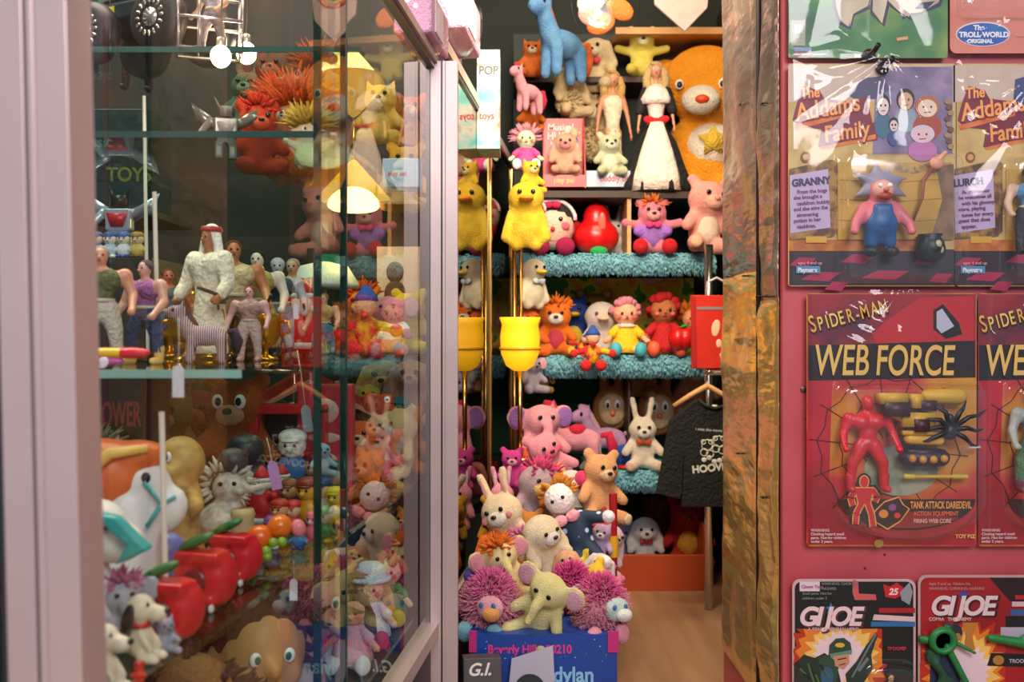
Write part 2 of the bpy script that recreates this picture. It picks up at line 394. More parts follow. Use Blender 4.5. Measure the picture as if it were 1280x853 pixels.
def fashion_doll(T, hair, bodice, skirt, skin='#d89878', sash=None, full=False, sleeves=None, ruff=None, front=None):
    b = B().e((0, -.005, .905), (.045, .05, .062)).e((0, -.02, .885), (.034, .036, .04)).c((0, 0, .78), (0, 0, .87), .021, .019).c((-.05, 0, .76), (.05, 0, .76), .03, .03)
    b.l([(.055, .50), (.042, .58), (.062, .68), (.07, .76), (.02, .80)], (0, 0, 0), 14, 1, .7)
    for s in (-1, 1):
        b.t([(s*.075, 0, .765), (s*.10, .0, .68), (s*.115, -.01, .60), (s*.125, -.03, .52), (s*.128, -.035, .49)], [.024, .021, .018, .013, .011], 8)
        b.e((s*.13, -.04, .465), (.012, .02, .03)).c((s*.122, -.055, .475), (s*.118, -.065, .455), .006, .005)
        for q in range(4): b.c((s*.132 + (q-1.5)*.001, -.05 + q*.008, .445), (s*.130, -.05 + q*.009, .418 + .004*abs(q-1.5)), .0055, .0045, 6)
        b.t([(s*.03, 0, .52), (s*.034, 0, .3), (s*.032, .01, .14), (s*.03, 0, .03)], [.042, .033, .024, .014], 8).c((s*.03, 0, .02), (s*.032, -.06, .012), .014, .012)
    T.p('body', vinyl(skin, .45), b, fuse=.0105)
    T.p('hair', plush(hair), B().e((0, .012, .918), (.060, .055, .058)).t([(-.05, .0, .92), (-.068, .0, .85), (-.065, .01, .78), (-.05, .02, .73)], [.022, .03, .03, .012]).t([(.05, .0, .92), (.068, .0, .85), (.065, .01, .78), (.05, .02, .73)], [.022, .03, .03, .012]).e((0, .03, .84), (.06, .035, .09)).e((-.015, -.036, .945), (.03, .02, .014), (0, 20, 0)))
    eyes(T, .017, -.052, .905, .0065, '#304a70', True)
    T.p('mouth', vinyl('#c04050', .4), B().e((0, -.054, .873), (.010, .004, .004)))
    T.p('nose', vinyl(skin, .45), B().e((0, -.057, .889), (.006, .008, .009)))
    T.p('bodice', cloth(bodice), B().l([(.060, .50), (.050, .57), (.070, .67), (.077, .74), (.05, .775)], (0, 0, 0), 18, 1, .8, wave=.02))
    W = .27 if full else .12
    T.p('skirt', cloth(skirt), B().l([(W, .005), (W*.98, .06), (W*.78, .2), (W*.55, .38), (.058, .52)], (0, 0, 0), 32, 1, .8, wave=.07, nw=9))
    if front: T.p('apron', cloth(front), B().l([(W*.66, .01), (W*.60, .12), (W*.42, .30), (.045, .50)], (0, -.135, 0), 24, 1, .5, wave=.03))
    if sleeves:
        for s in (-1, 1): T.p('sleeve', cloth(sleeves), B().c((s*.078, 0, .75), (s*.118, -.01, .61), .036, .036))
    if ruff: T.p('collar', cloth(ruff), B().l([(.105, .655), (.11, .69), (.08, .76), (.03, .80)], (0, -.012, 0), 24, 1, .75, wave=.10))
    if sash: T.p('sash', cloth(sash), B().l([(.062, .50), (.064, .55)], (0, 0, 0), 16, 1, .85).e((-.045, -.085, .525), (.05, .02, .03), (0, 20, 0)).e((.045, -.085, .525), (.05, .02, .03), (0, -20, 0)).pr([(-.02, .52), (.005, .52), (.02, .38), (-.03, .40)], -.125, .01).pr([(0, .52), (.02, .52), (.06, .37), (.02, .35)], -.125, .01))
    return T

def action_figure(T, skin, pants, top=None, boots='#333', hairc='#c8b898', pose='walk', cape=None, belt='#c8c0a8', mask=False, helmet=None, robe=None, weapon=False):
    """muscular plastic figure"""
    st = {'walk': ((-.13, -.06), (.12, .06)), 'stand': ((-.11, 0), (.11, 0)), 'wide': ((-.17, 0), (.17, 0))}[pose]
    sk = vinyl(skin, .38); b = B()
    b.e((0, -.01, .90), (.062, .07, .078)).e((0, -.03, .87), (.045, .05, .05)).c((0, 0, .78), (0, 0, .85), .042, .038)
    b.e((-.07, -.02, .70), (.10, .085, .085)).e((.07, -.02, .70), (.10, .085, .085)).e((0, 0, .76), (.13, .06, .05)).e((0, 0, .58), (.095, .07, .10)).e((0, 0, .49), (.10, .075, .06))
    for s, bend in ((-1, .0), (1, .05)):
        b.e((s*.185, 0, .735), (.068, .065, .07)); b.c((s*.20, 0, .71), (s*.245, -.02, .59), .055, .042); b.c((s*.25, -.02, .58), (s*.26, -.10 - bend, .47), .047, .032)
        b.e((s*.26, -.13 - bend, .44), (.036, .042, .042))
        for q in range(4): b.c((s*.26 + (q-1.5)*.016, -.165 - bend, .45), (s*.26 + (q-1.5)*.016, -.165 - bend, .42), .010, .009, 6)
        b.c((s*.232, -.15 - bend, .45), (s*.228, -.175 - bend, .425), .011, .009, 6)
    for k, (x, y) in zip((-1, 1), st):
        b.c((k*.06, 0, .46), (x*.9, y*.5 - .02, .29), .080, .058); b.c((x*.9, y*.5 - .02, .28), (x, y, .08), .055, .036); b.c((x, y + .01, .035), (x*1.05, y - .09, .025), .034, .026)
    T.p('body', sk, b, fuse=.0165)
    if pants:
        q = B().e((0, 0, .485), (.112, .088, .07))
        for k, (x, y) in zip((-1, 1), st): q.c((k*.06, 0, .46), (x*.9, y*.5 - .02, .29), .092, .070).c((x*.9, y*.5 - .02, .28), (x, y, .10), .066, .050)
        T.p('trousers', cloth(pants) , q, fuse=.018)
        T.p('belt', vinyl(belt, .4), B().l([(.112, .52), (.112, .55)], (0, 0, 0), 16, 1, .82))
    if top: T.p('vest', cloth(top), B().e((-.068, -.02, .70), (.110, .098, .095)).e((.068, -.02, .70), (.110, .098, .095)).e((0, 0, .59), (.107, .084, .11)), fuse=.018)
    for k, (x, y) in zip((-1, 1), st): T.p('boot', vinyl(boots, .5), B().c((x, y, .15), (x, y, .05), .052, .044).c((x, y, .032), (x*1.05, y - .09, .028), .040, .034))
    if not mask:
        if hairc: T.p('hair', plush(hairc), B().e((0, .012, .925), (.070, .072, .064)))
        eyes(T, .025, -.072, .905, .010, '#2a2020')
        T.p('nose', sk, B().e((0, -.085, .885), (.011, .016, .014)))
        T.p('mouth', vinyl('#8a4038', .5), B().e((0, -.076, .858), (.018, .006, .005)))
    if helmet: T.p('helmet', vinyl(helmet, .35), B().l([(.085, .91), (.08, .95), (.055, .985), (.01, 1.0)], (0, 0, 0), 16))
    if robe:
        T.p('robe', cloth(robe), B().l([(.19, .06), (.17, .25), (.135, .5), (.16, .66)], (0, 0, 0), 20, 1, .8).e((-.07, -.02, .70), (.125, .11, .10)).e((.07, -.02, .70), (.125, .11, .10)).c((-.18, 0, .73), (-.25, -.03, .56), .085, .065).c((.18, 0, .73), (.25, -.03, .56), .085, .065).c((-.25, -.03, .56), (-.26, -.1, .49), .062, .055).c((.25, -.03, .56), (.26, -.12, .49), .062, .055), fuse=.02)
        T.p('headcloth', cloth('#f0ece4'), B().e((0, .03, .93), (.088, .08, .085)).c((-.075, .02, .9), (-.10, .02, .74), .04, .05).c((.075, .02, .9), (.10, .02, .74), .04, .05).e((0, .06, .82), (.09, .05, .12)), fuse=.02); T.p('headband', V('#b02434'), B().l([(.09, .945), (.094, .965), (.085, .985)], (0, .025, 0), 16))
    if weapon: T.p('rifle', vinyl('#2c2e30', .4), B().t([(.26, -.38, .52), (.26, -.05, .46)], .014).b((.26, -.12, .44), (.02, .10, .05)).c((.26, -.16, .45), (.26, -.15, .38), .012, .01))
    return T

def bust_head(T, skin, hair, eye='#3a6a50', hat=None, longnose=False, ear=True):
    b = B().e((0, 0, .62), (.30, .28, .34)).e((0, -.05, .42), (.22, .22, .18)).c((0, 0, .05), (0, 0, .35), .17, .13).e((-.14, -.2, .5), (.08, .08, .08)).e((.14, -.2, .5), (.08, .08, .08))
    if longnose: b.c((0, -.26, .58), (0, -.52, .52), .06, .045)
    else: b.e((0, -.30, .56), (.05, .07, .06))
    if ear:
        for s in (-1, 1): b.e((s*.31, .02, .60), (.05, .06, .10))
    T.p('head', vinyl(skin, .5), b, fuse=.035)
    T.p('hair', plush(hair), B().e((0, .06, .72), (.33, .28, .30)).tufts((0, .05, .70), (.33, .29, .31), 120, .16, .04, 9, front=False, curl=.6))
    eyes(T, .11, -.268, .64, .034, eye, True)
    T.p('mouth', vinyl('#a83038', .5), B().t([(-.10, -.245, .44), (0, -.275, .40), (.10, -.245, .44)], [.010, .020, .010]))
    if hat: T.p('hat', cloth(hat), B().l([(.40, .84), (.36, .87), (.27, .88), (.22, 1.02), (.10, 1.1)], (0, .03, 0), 20))
    return T

def puppy(T, col, ear='#1c1a1c', spot=None, collar=None, nose='#181418'):
    """vinyl dog sitting up, seen from the side, long snout to the right"""
    m = vinyl(col, .42)
    b = B().e((0, 0, .26), (.17, .15, .24)).e((.0, 0, .72), (.20, .18, .20)).e((.22, 0, .66), (.17, .12, .12)).c((0, 0, .42), (0, 0, .55), .09, .10)
    for s in (-1, 1): b.c((.06, s*.11, .40), (.20, s*.12, .20), .055, .05); b.c((.08, s*.10, .08), (.27, s*.12, .06), .09, .065)
    b.c((-.15, 0, .12), (-.30, 0, .24), .04, .02)
    T.p('body', m, b, fuse=.03)
    for s in (-1, 1):
        T.p('ear', vinyl(ear, .4), B().e((-.09, s*.19, .62), (.085, .035, .20), (s*8, 12, 0)))
        T.p('eye', vinyl('#141012', .2), B().e((.16, s*.11, .80), (.018, .018, .034)))
    T.p('nose', vinyl(nose, .2), B().e((.385, 0, .70), .045))
    if collar: T.p('collar', vinyl(collar, .3), B().l([(.125, .47), (.13, .50), (.12, .53)], (0, 0, 0), 16))
    return T

def apple_toy(T, leaf='#1f6a34'):
    """red apple shaped toy with a hollow window and little wheels"""
    m = vinyl('#d01c26', .28)
    b = B().e((-.16, 0, .42), (.30, .30, .40)).e((.16, 0, .42), (.30, .30, .40)).e((0, 0, .2), (.26, .26, .18)).b((.0, -.1, .72), (.66, .36, .14)).b((0, -.12, .14), (.52, .36, .12))
    T.p('body', m, b, fuse=.035)
    T.p('window', vinyl('#7a1218', .35), B().e((0, -.27, .42), (.19, .07, .17)))
    T.p('knob', vinyl('#b060c0', .3), B().e((-.02, -.345, .38), .035))
    T.p('leaf', vinyl(leaf, .35), B().e((-.10, -.08, .90), (.30, .12, .07), (8, -24, 0)))
    for s in (-1, 1): T.p('wheel', vinyl('#d8d4d0', .35), B().e((s*.24, -.26, .06), (.035, .06, .06)))
    return T

def ball_toy(T, cols, face=True):
    """round bodied little figurine"""
    T.p('body', vinyl(cols[0], .4), B().e((0, 0, .30), (.26, .24, .30)).c((-.2, -.04, .38), (-.36, -.12, .26), .07, .07).c((.2, -.04, .38), (.36, -.12, .26), .07, .07), fuse=.04)
    T.p('head', vinyl(cols[1], .4), B().e((0, -.03, .70), (.24, .23, .22)))
    T.p('hat', vinyl(cols[2], .4), B().e((0, .0, .84), (.25, .24, .15)).b((0, -.2, .80), (.3, .16, .04)))
    for s in (-1, 1): T.p('shoe', vinyl(cols[3], .4), B().e((s*.14, -.1, .06), (.12, .17, .08)))
    if face:
        eyes(T, .08, -.245, .72, .03)
        T.p('nose', vinyl(cols[1], .4), B().e((0, -.27, .65), .05))
    return T

def price_tag(px, py, Y, h, label, col='#d9d4de', tilt=0, string=40):
    T = Toy('price_tag', label, 'price tag', px, py, Y, h, ry=tilt)
    T.p('card', vinyl(col, .7), B().pr([(-.18, 0), (.18, 0), (.18, .86), (.08, 1.0), (-.08, 1.0), (-.18, .86)], 0, .03), smooth=False)
    L = string / h
    T.p('string', vinyl('#e8e2da', .8), B().t([(0, -.015, .93), (.02, 0, 1 + L*.5), (0, 0, 1 + L)], .012, 5))
    return T
# ------------------------------------------------------------------ the setting
def XG(y): return -0.264 + 0.1 * y       # where the row of display glass stands at depth y
GANG = math.atan(0.1)
struct('floor', B().bb(-1.4, 2.2, -1.6, 3.2, -.04, 0), mottle('floor boards', [(.3, '#9c7458'), (.7, '#b48c6c')], 3, .35, (8, .6, 1)))
struct('ceiling', B().bb(-1.4, 2.2, -.2, 3.2, 2.3, 2.34), vinyl('#8a8078', .8))
struct('wall_back', B().bb(-1.4, 2.2, 3.08, 3.16, 0, 2.3), vinyl('#2c3430', .8))
struct('wall_left', B().bb(-1.28, -1.2, -.2, 3.08, 0, 2.3), mottle('dim teal wall', [(.3, '#1c3a3c'), (.7, '#31504c')], 3, .7))
struct('wall_right', B().bb(.66, .72, 1.8, 3.08, 0, 2.3), vinyl('#1e3a30', .7))
# pink painted display board with its deep side
struct('partition', B().bb(.379, 2.0, 1.40, 1.79, 0, 2.3), mottle('pink paint', [(.35, '#b64650'), (.65, '#c4565e')], 5, .42))
sp = B()
rnd = random.Random(4)
for i in range(26): sp.b((.395 + rnd.random()*.25, 1.3995, rnd.uniform(.2, 1.05)), (.003, .001, .003))
sp.build('trim_1', vinyl('#6a2a38', .6))['kind'] = 'structure'

def sheet(nu, nv, f):
    b = B(); vs = [f(i / nu, j / nv) for j in range(nv + 1) for i in range(nu + 1)]
    fs = [(j*(nu+1)+i, j*(nu+1)+i+1, (j+1)*(nu+1)+i+1, (j+1)*(nu+1)+i) for j in range(nv) for i in range(nu)]
    return b.add(vs, fs)
def foil_mat(key, cols, bump=.5):
    if key in MATS: return MATS[key]
    m, nt, b = _new(key); n = _noise(nt, 3, 1, 'Object', (1, .6, 1.2)); r = _ramp(nt, n.outputs['Fac'], cols)
    nt.links.new(r.outputs[0], b.inputs['Base Color']); b.inputs['Metallic'].default_value = .7; b.inputs['Roughness'].default_value = .24
    _bump(nt, b, _noise(nt, 8, 3, 'Object', (1, .8, 2.4)).outputs['Fac'], bump * 1.3, .02); MATS[key] = m; return m
def ridge(v): return abs(noise.noise(v))
def foil(label, y0, y1, z0, z1, mat, seed):
    def f(u, v):
        y = y0 + (y1 - y0) * u; z = z0 + (z1 - z0) * v
        d = .012 * ridge(Vector((y * 7 + seed, z * 6, seed))) + .004 * ridge(Vector((y * 9, z * 22 + seed, 3))) + .002
        d *= min(1, u * 8 + .12, (1 - u) * 8 + .12, v * 20 + .12, (1 - v) * 20 + .12)
        return (.377 - d, y, z)
    o = sheet(40, 150, f).build('foil_sheet', mat); tag(o, label, 'foil', 'foil wrapped round the pink board')
    so = o.modifiers.new('thick', 'SOLIDIFY'); so.thickness = .0006; so.offset = 1
    return o
SILV = foil_mat('silver foil', [(.3, '#8c7c74'), (.6, '#ac988c')]); GLOWFO = foil_mat('gold foil', [(.25, '#dcb468'), (.5, '#f4d47c'), (.75, '#dcb890')])  # gold base colour of the lower sheets paints in reflected yellow light
foil('silvery foil sheet on the wide upper column, above the gold one', 1.412, 1.512, .70, 2.2, SILV, 1)
foil('crumpled gold foil sheet on the front strip, below the stapled seam', 1.412, 1.512, .10, .71, GLOWFO, 2)
foil('silvery foil sheet on the strip nearest the toy shelves, upper half', 1.520, 1.785, .755, 2.2, SILV, 3)
foil('smooth gold foil sheet beside the black shirt', 1.520, 1.785, .10, .76, GLOWFO, 5)
o = tag(B().bb(.3705, .377, 1.5135, 1.5185, 0, 2.3).build('seam_strip', vinyl('#2a2024', .5)), 'thin dark strip between the two foil columns', 'strip')
for i, (py, Y) in enumerate([(130, 1.46), (131, 1.60), (345, 1.58), (346, 1.70), (371, 1.44), (371, 1.49), (567, 1.62), (622, 1.46)]):
    s = B().bb(.364, .3655, Y - .006, Y + .006, -.001, .001).bb(.364, .379, Y - .006, Y - .005, -.001, .001).bb(.364, .379, Y + .005, Y + .006, -.001, .001)
    zz = at(0, py, Y).z; o = s.build('staple', vinyl('#35302c', .3, .8), loc=(0, 0, zz)); tag(o, 'small dark staple pinning the foil on the side of the pink board', 'staple', 'staples in the foil')

# glass case: frame members follow the glass line
def along(b, y0, y1, dx0, dx1, z0, z1):
    """bar that follows the glass line, dx to the right of it"""
    vs = [(XG(y) + dx, y, z) for y in (y0, y1) for dx in (dx0, dx1) for z in (z0, z1)]
    b.add(vs, [f[::-1] for f in ((0, 1, 3, 2), (4, 6, 7, 5), (0, 4, 5, 1), (2, 3, 7, 6), (0, 2, 6, 4), (1, 5, 7, 3))]); return b
ZT1, ZT2, ZB = ZC + .415, ZC + .462, ZC - .42
case = bpy.data.objects.new('display_case', None); sc.collection.objects.link(case); case.location = (XG(1), 1, 0)
tag(case, 'long glazed display case with aluminium frame along the aisle, crammed with old toys', 'display case')
def cpart(name, b, mat, **k):
    o = b.build(name, mat, case, smooth=False, **k)
    for v in o.data.vertices: v.co -= case.location
    return o
cab = B(); along(cab, .46, 2.6, -.80, -.006, .04, ZB - .02); cpart('base_cabinet', cab, vinyl('#40363a', .5))
# near post with its grooves
def post(name, y, x1, wd, z0, z1, dp, label=None):
    b = B().mat(ALU); n = [(0, .10, .003), (.10, .46, 0), (.46, .51, .004), (.51, .60, -.001), (.60, 1, 0)]
    for a, c_, g in n:
        b.mat(ALU if g <= 0 else ALU2); b.bb(x1 - wd + wd*a, x1 - wd + wd*c_, y + g, y + dp, z0, z1)
    return cpart(name, b, None, label=label, bevel=.0006)
post('corner_post', .485, XG(.485) + .003, .040, .0, 2.2, .03, 'brushed aluminium corner post nearest the viewer')
for v in [o_ for o_ in case.children if o_.name.startswith('corner_post')][0].data.vertices: v.co.x -= (v.co.z - ZC) * .024
post('centre_post', 1.49, XG(1.49) + .034, .046, .0, ZT1 + .003, .02, 'narrow aluminium post with a dark groove')
b = B().mat(ALU); along(b, .5, 1.50, -.012, .004, ZT1, ZT1 + .012); b.mat(ALU2); along(b, .5, 1.50, -.010, .000, ZT1 - .008, ZT1); cpart('top_rail', b, None)
b = B().mat(ALU); along(b, 1.51, 2.62, -.006, .006, ZT2 - .006, ZT2 + .012); b.mat(ALU2); along(b, 1.51, 2.62, -.004, .004, ZT2 - .012, ZT2 - .006); cpart('top_rail', b, None)
b = B(); along(b, .5, 2.62, -.02, .006, ZB - .02, ZB); cpart('bottom_rail', b, ALU)
b = B(); along(b, 2.150, 2.165, -.006, .004, ZB, ZT2); cpart('joint_strip', b, GOLDM)
b = B(); along(b, 2.605, 2.62, -.006, .004, ZB, ZT2); cpart('joint_strip', b, GOLDM)
DG = vinyl('#10342e', .15)
for y0, y1, dx, zt in ((.515, .985, .002, ZT1), (.93, 1.49, -.007, ZT1), (1.512, 2.150, 0, ZT2), (2.166, 2.605, 0, ZT2)):
    b = B(); along(b, y0, y1, dx - .005, dx, ZB, zt - .001); o = cpart('glass_pane', b, GLASS if y1 < 1.5 else MIRROR)
    e = B(); along(e, y0 - .003, y0, dx - .006, dx + .001, ZB, zt - .002); 
    if y0 < .6: e = B()
    along(e, y1, y1 + .004, dx - .006, dx + .0005, ZB, zt - .002); g = e.build('polished_edge', DG, o, smooth=False)
    for v in g.data.vertices: v.co -= case.location
# inside of the case: lined end and back, glass shelves
b = B(); along(b, .52, 2.6, -.83, -.82, 0, 1.5); cpart('back_panel', b, mottle('dark teal lining', [(.3, '#10282c'), (.7, '#274644')], 4, .6))
struct('wall_far', B().bb(-.98, -.10, 1.99, 2.01, .1, 2.2), mottle('brown gold lining', [(.3, '#0c1412'), (.5, '#20180e'), (.7, '#442a12')], 5, .5, (1.5, 1, 1)))
SG = clear('shelf glass', 1.5, .02, tint=(.86, .95, .92, 1), oneside=False)
for y0, y1, w_, z in ((.76, 1.95, .62, ZC - .022), (.56, 1.95, .72, ZC - .205), (1.0, 1.95, .60, ZC + .21), (1.12, 1.95, .60, ZC + .33), (.53, 1.9, .70, ZC - .395)):
    b = B(); along(b, y0, y1, -w_, -.02, z - .006, z); o = cpart('shelf', b, SG)
    e = B(); along(e, y0, y0 + .002, -w_, -.018, z - .0062, z + .0002); g = e.build('polished_edge', vinyl('#9fc4bc' if z == ZC - .022 else '#3c5c58', .2), o, smooth=False)
    for v in g.data.vertices: v.co -= case.location
for px, Y, ya, yb in ((193, .98, 240, 452), (202, .72, 515, 782), (180, 1.2, 120, 440)):
    p0 = at(px, ya, Y); p1 = at(px + (5 if px < 200 else 6), yb, Y)
    o = cpart('upright_rod', B().t([p0, p1], .0022 if Y > .7 else .002, 8), vinyl('#f0e4d4', .25)) 

# the shelving at the end of the aisle
FUR = plush('#8cc8d8', '#74b8cc')
unit = bpy.data.objects.new('shelving_unit', None); sc.collection.objects.link(unit); unit.location = (.28, 2.75, 0)
tag(unit, 'narrow toy shelving at the end of the aisle, its shelves edged with turquoise fur', 'shelves')
def upart(name, b, mat, **k):
    par = k.pop('under', unit); o = b.build(name, mat, par, smooth=k.pop('smooth', False), **k)
    for v in o.data.vertices: v.co -= unit.location
    return o
XL, XR, YB = .005, .60, 2.93
DW = vinyl('#3a2418', .55); WD = mottle('pale wood', [(.3, '#c49058'), (.7, '#d8a870')], 5, .5, (1, 1, 9))
upart('back_panel', B().bb(XL, XR, YB, YB + .015, .0, 1.55), vinyl('#34403e', .7))
FLO = mottle('flowered cloth', [(.0, '#58a848'), (.40, '#f4d850'), (.50, '#f8c040'), (.58, '#f89c5c'), (.66, '#f8c0c4')], 22, .8, None, 'CONSTANT', 1)
upart('flowered_lining', B().bb(XL, .52, YB - .07, YB - .060, ZC - .05, ZC + .18), FLO)
upart('green_lining', B().bb(XL, .30, YB - .012, YB - .002, ZC - .33, ZC - .09), vinyl('#12562e', .6))
def fur_edge(x0, x1, y, z, h, seed, under):
    b = B(); rnd = random.Random(seed); n = int((x1 - x0) * 2600)
    b.t([(x0, y, z), ((x0 + x1)/2, y, z - .002), (x1, y, z)], h * .48, 10)
    for i in range(n):
        x = x0 + (x1 - x0) * rnd.random(); a = rnd.uniform(-1.3, 1.5); c_ = h * .45
        p = Vector((x, y - c_ * math.cos(a), z + c_ * math.sin(a))); d = Vector((rnd.uniform(-.4, .4), -math.cos(a), math.sin(a) - .7)).normalized()
        b.t([p, p + d * .005, p + d * .009 + Vector((0, 0, -.003))], [.0034, .0025, .0006], 4)
    return upart('fur_trim', b, FUR, smooth=True, under=under)
for x0, x1, y0, z, th, fur in ((XL, .52, 2.56, ZC + .222, .02, 1), (XL, .50, 2.56, ZC - .040, .02, 1), (.20, .60, 2.56, ZC - .335, .02, 1)):
    s_ = upart('shelf', B().bb(x0, x1, y0 + .015, YB, z - th, z), vinyl('#4fb0b8', .7)); fur_edge(x0, x1, y0 + .012, z - .024, .052, int(z * 1000), s_)
upart('shelf', B().bb(.055, .305, 2.56, YB, ZC + .368, ZC + .385), DW)
upart('shelf', B().bb(.305, XR, 2.575, YB, ZC + .368, ZC + .385), DW)
upart('shelf', B().bb(XL, XR, 2.74, YB, ZC + .71, ZC + .725), DW)
upart('shelf', B().bb(.28, XR, 2.70, YB, ZC + .83, ZC + .848), WD)
upart('divider', B().bb(.296, .306, 2.57, YB, ZC + .222, ZC + .368), WD)
upart('divider', B().bb(.302, .307, 2.60, YB, ZC - .335, ZC - .065), DW)
upart('side_panel', B().bb(.60, .615, 2.60, YB, 0, 1.6), DW)
# rods in front of the shelves
tag(B().t([at(886, 306, 2.42), Vector((at(886, 735, 2.42).x, 2.42, .001))], .0105, 12).build('chrome_pole', CHROME), 'upright chrome pole at the end of the turquoise shelves', 'pole')
for i, px in enumerate((640, 648)):
    p = at(px, 300, 2.36); tag(B().t([(p.x + .006, 2.36 + i*.03, .0), (p.x + .006, 2.36 + i*.03, ZC + .24)], .0045, 10).build('brass_rod', GOLDM), 'thin upright brass rod against the glass' + (', the one nearer the corner' if i == 0 else ', the one nearer the toys'), 'rod', 'brass rods by the tulip lamp')
tag(B().t([(.555, 2.50, 0), (.555, 2.50, .60)], .008, 10).build('chrome_pole', CHROME), 'thin steel leg under the black shirt rail', 'pole')

hr = at(0, 466, 2.30).z
tag(B().t([(.44, 2.30, hr), (.659, 2.30, hr)], .006, 10).t([(.478, 2.30, hr), (.478, 2.41, hr)], .005, 8).build('hanging_rail', CHROME), 'chrome rail carrying the wooden hanger, fixed to the pole', 'rail')
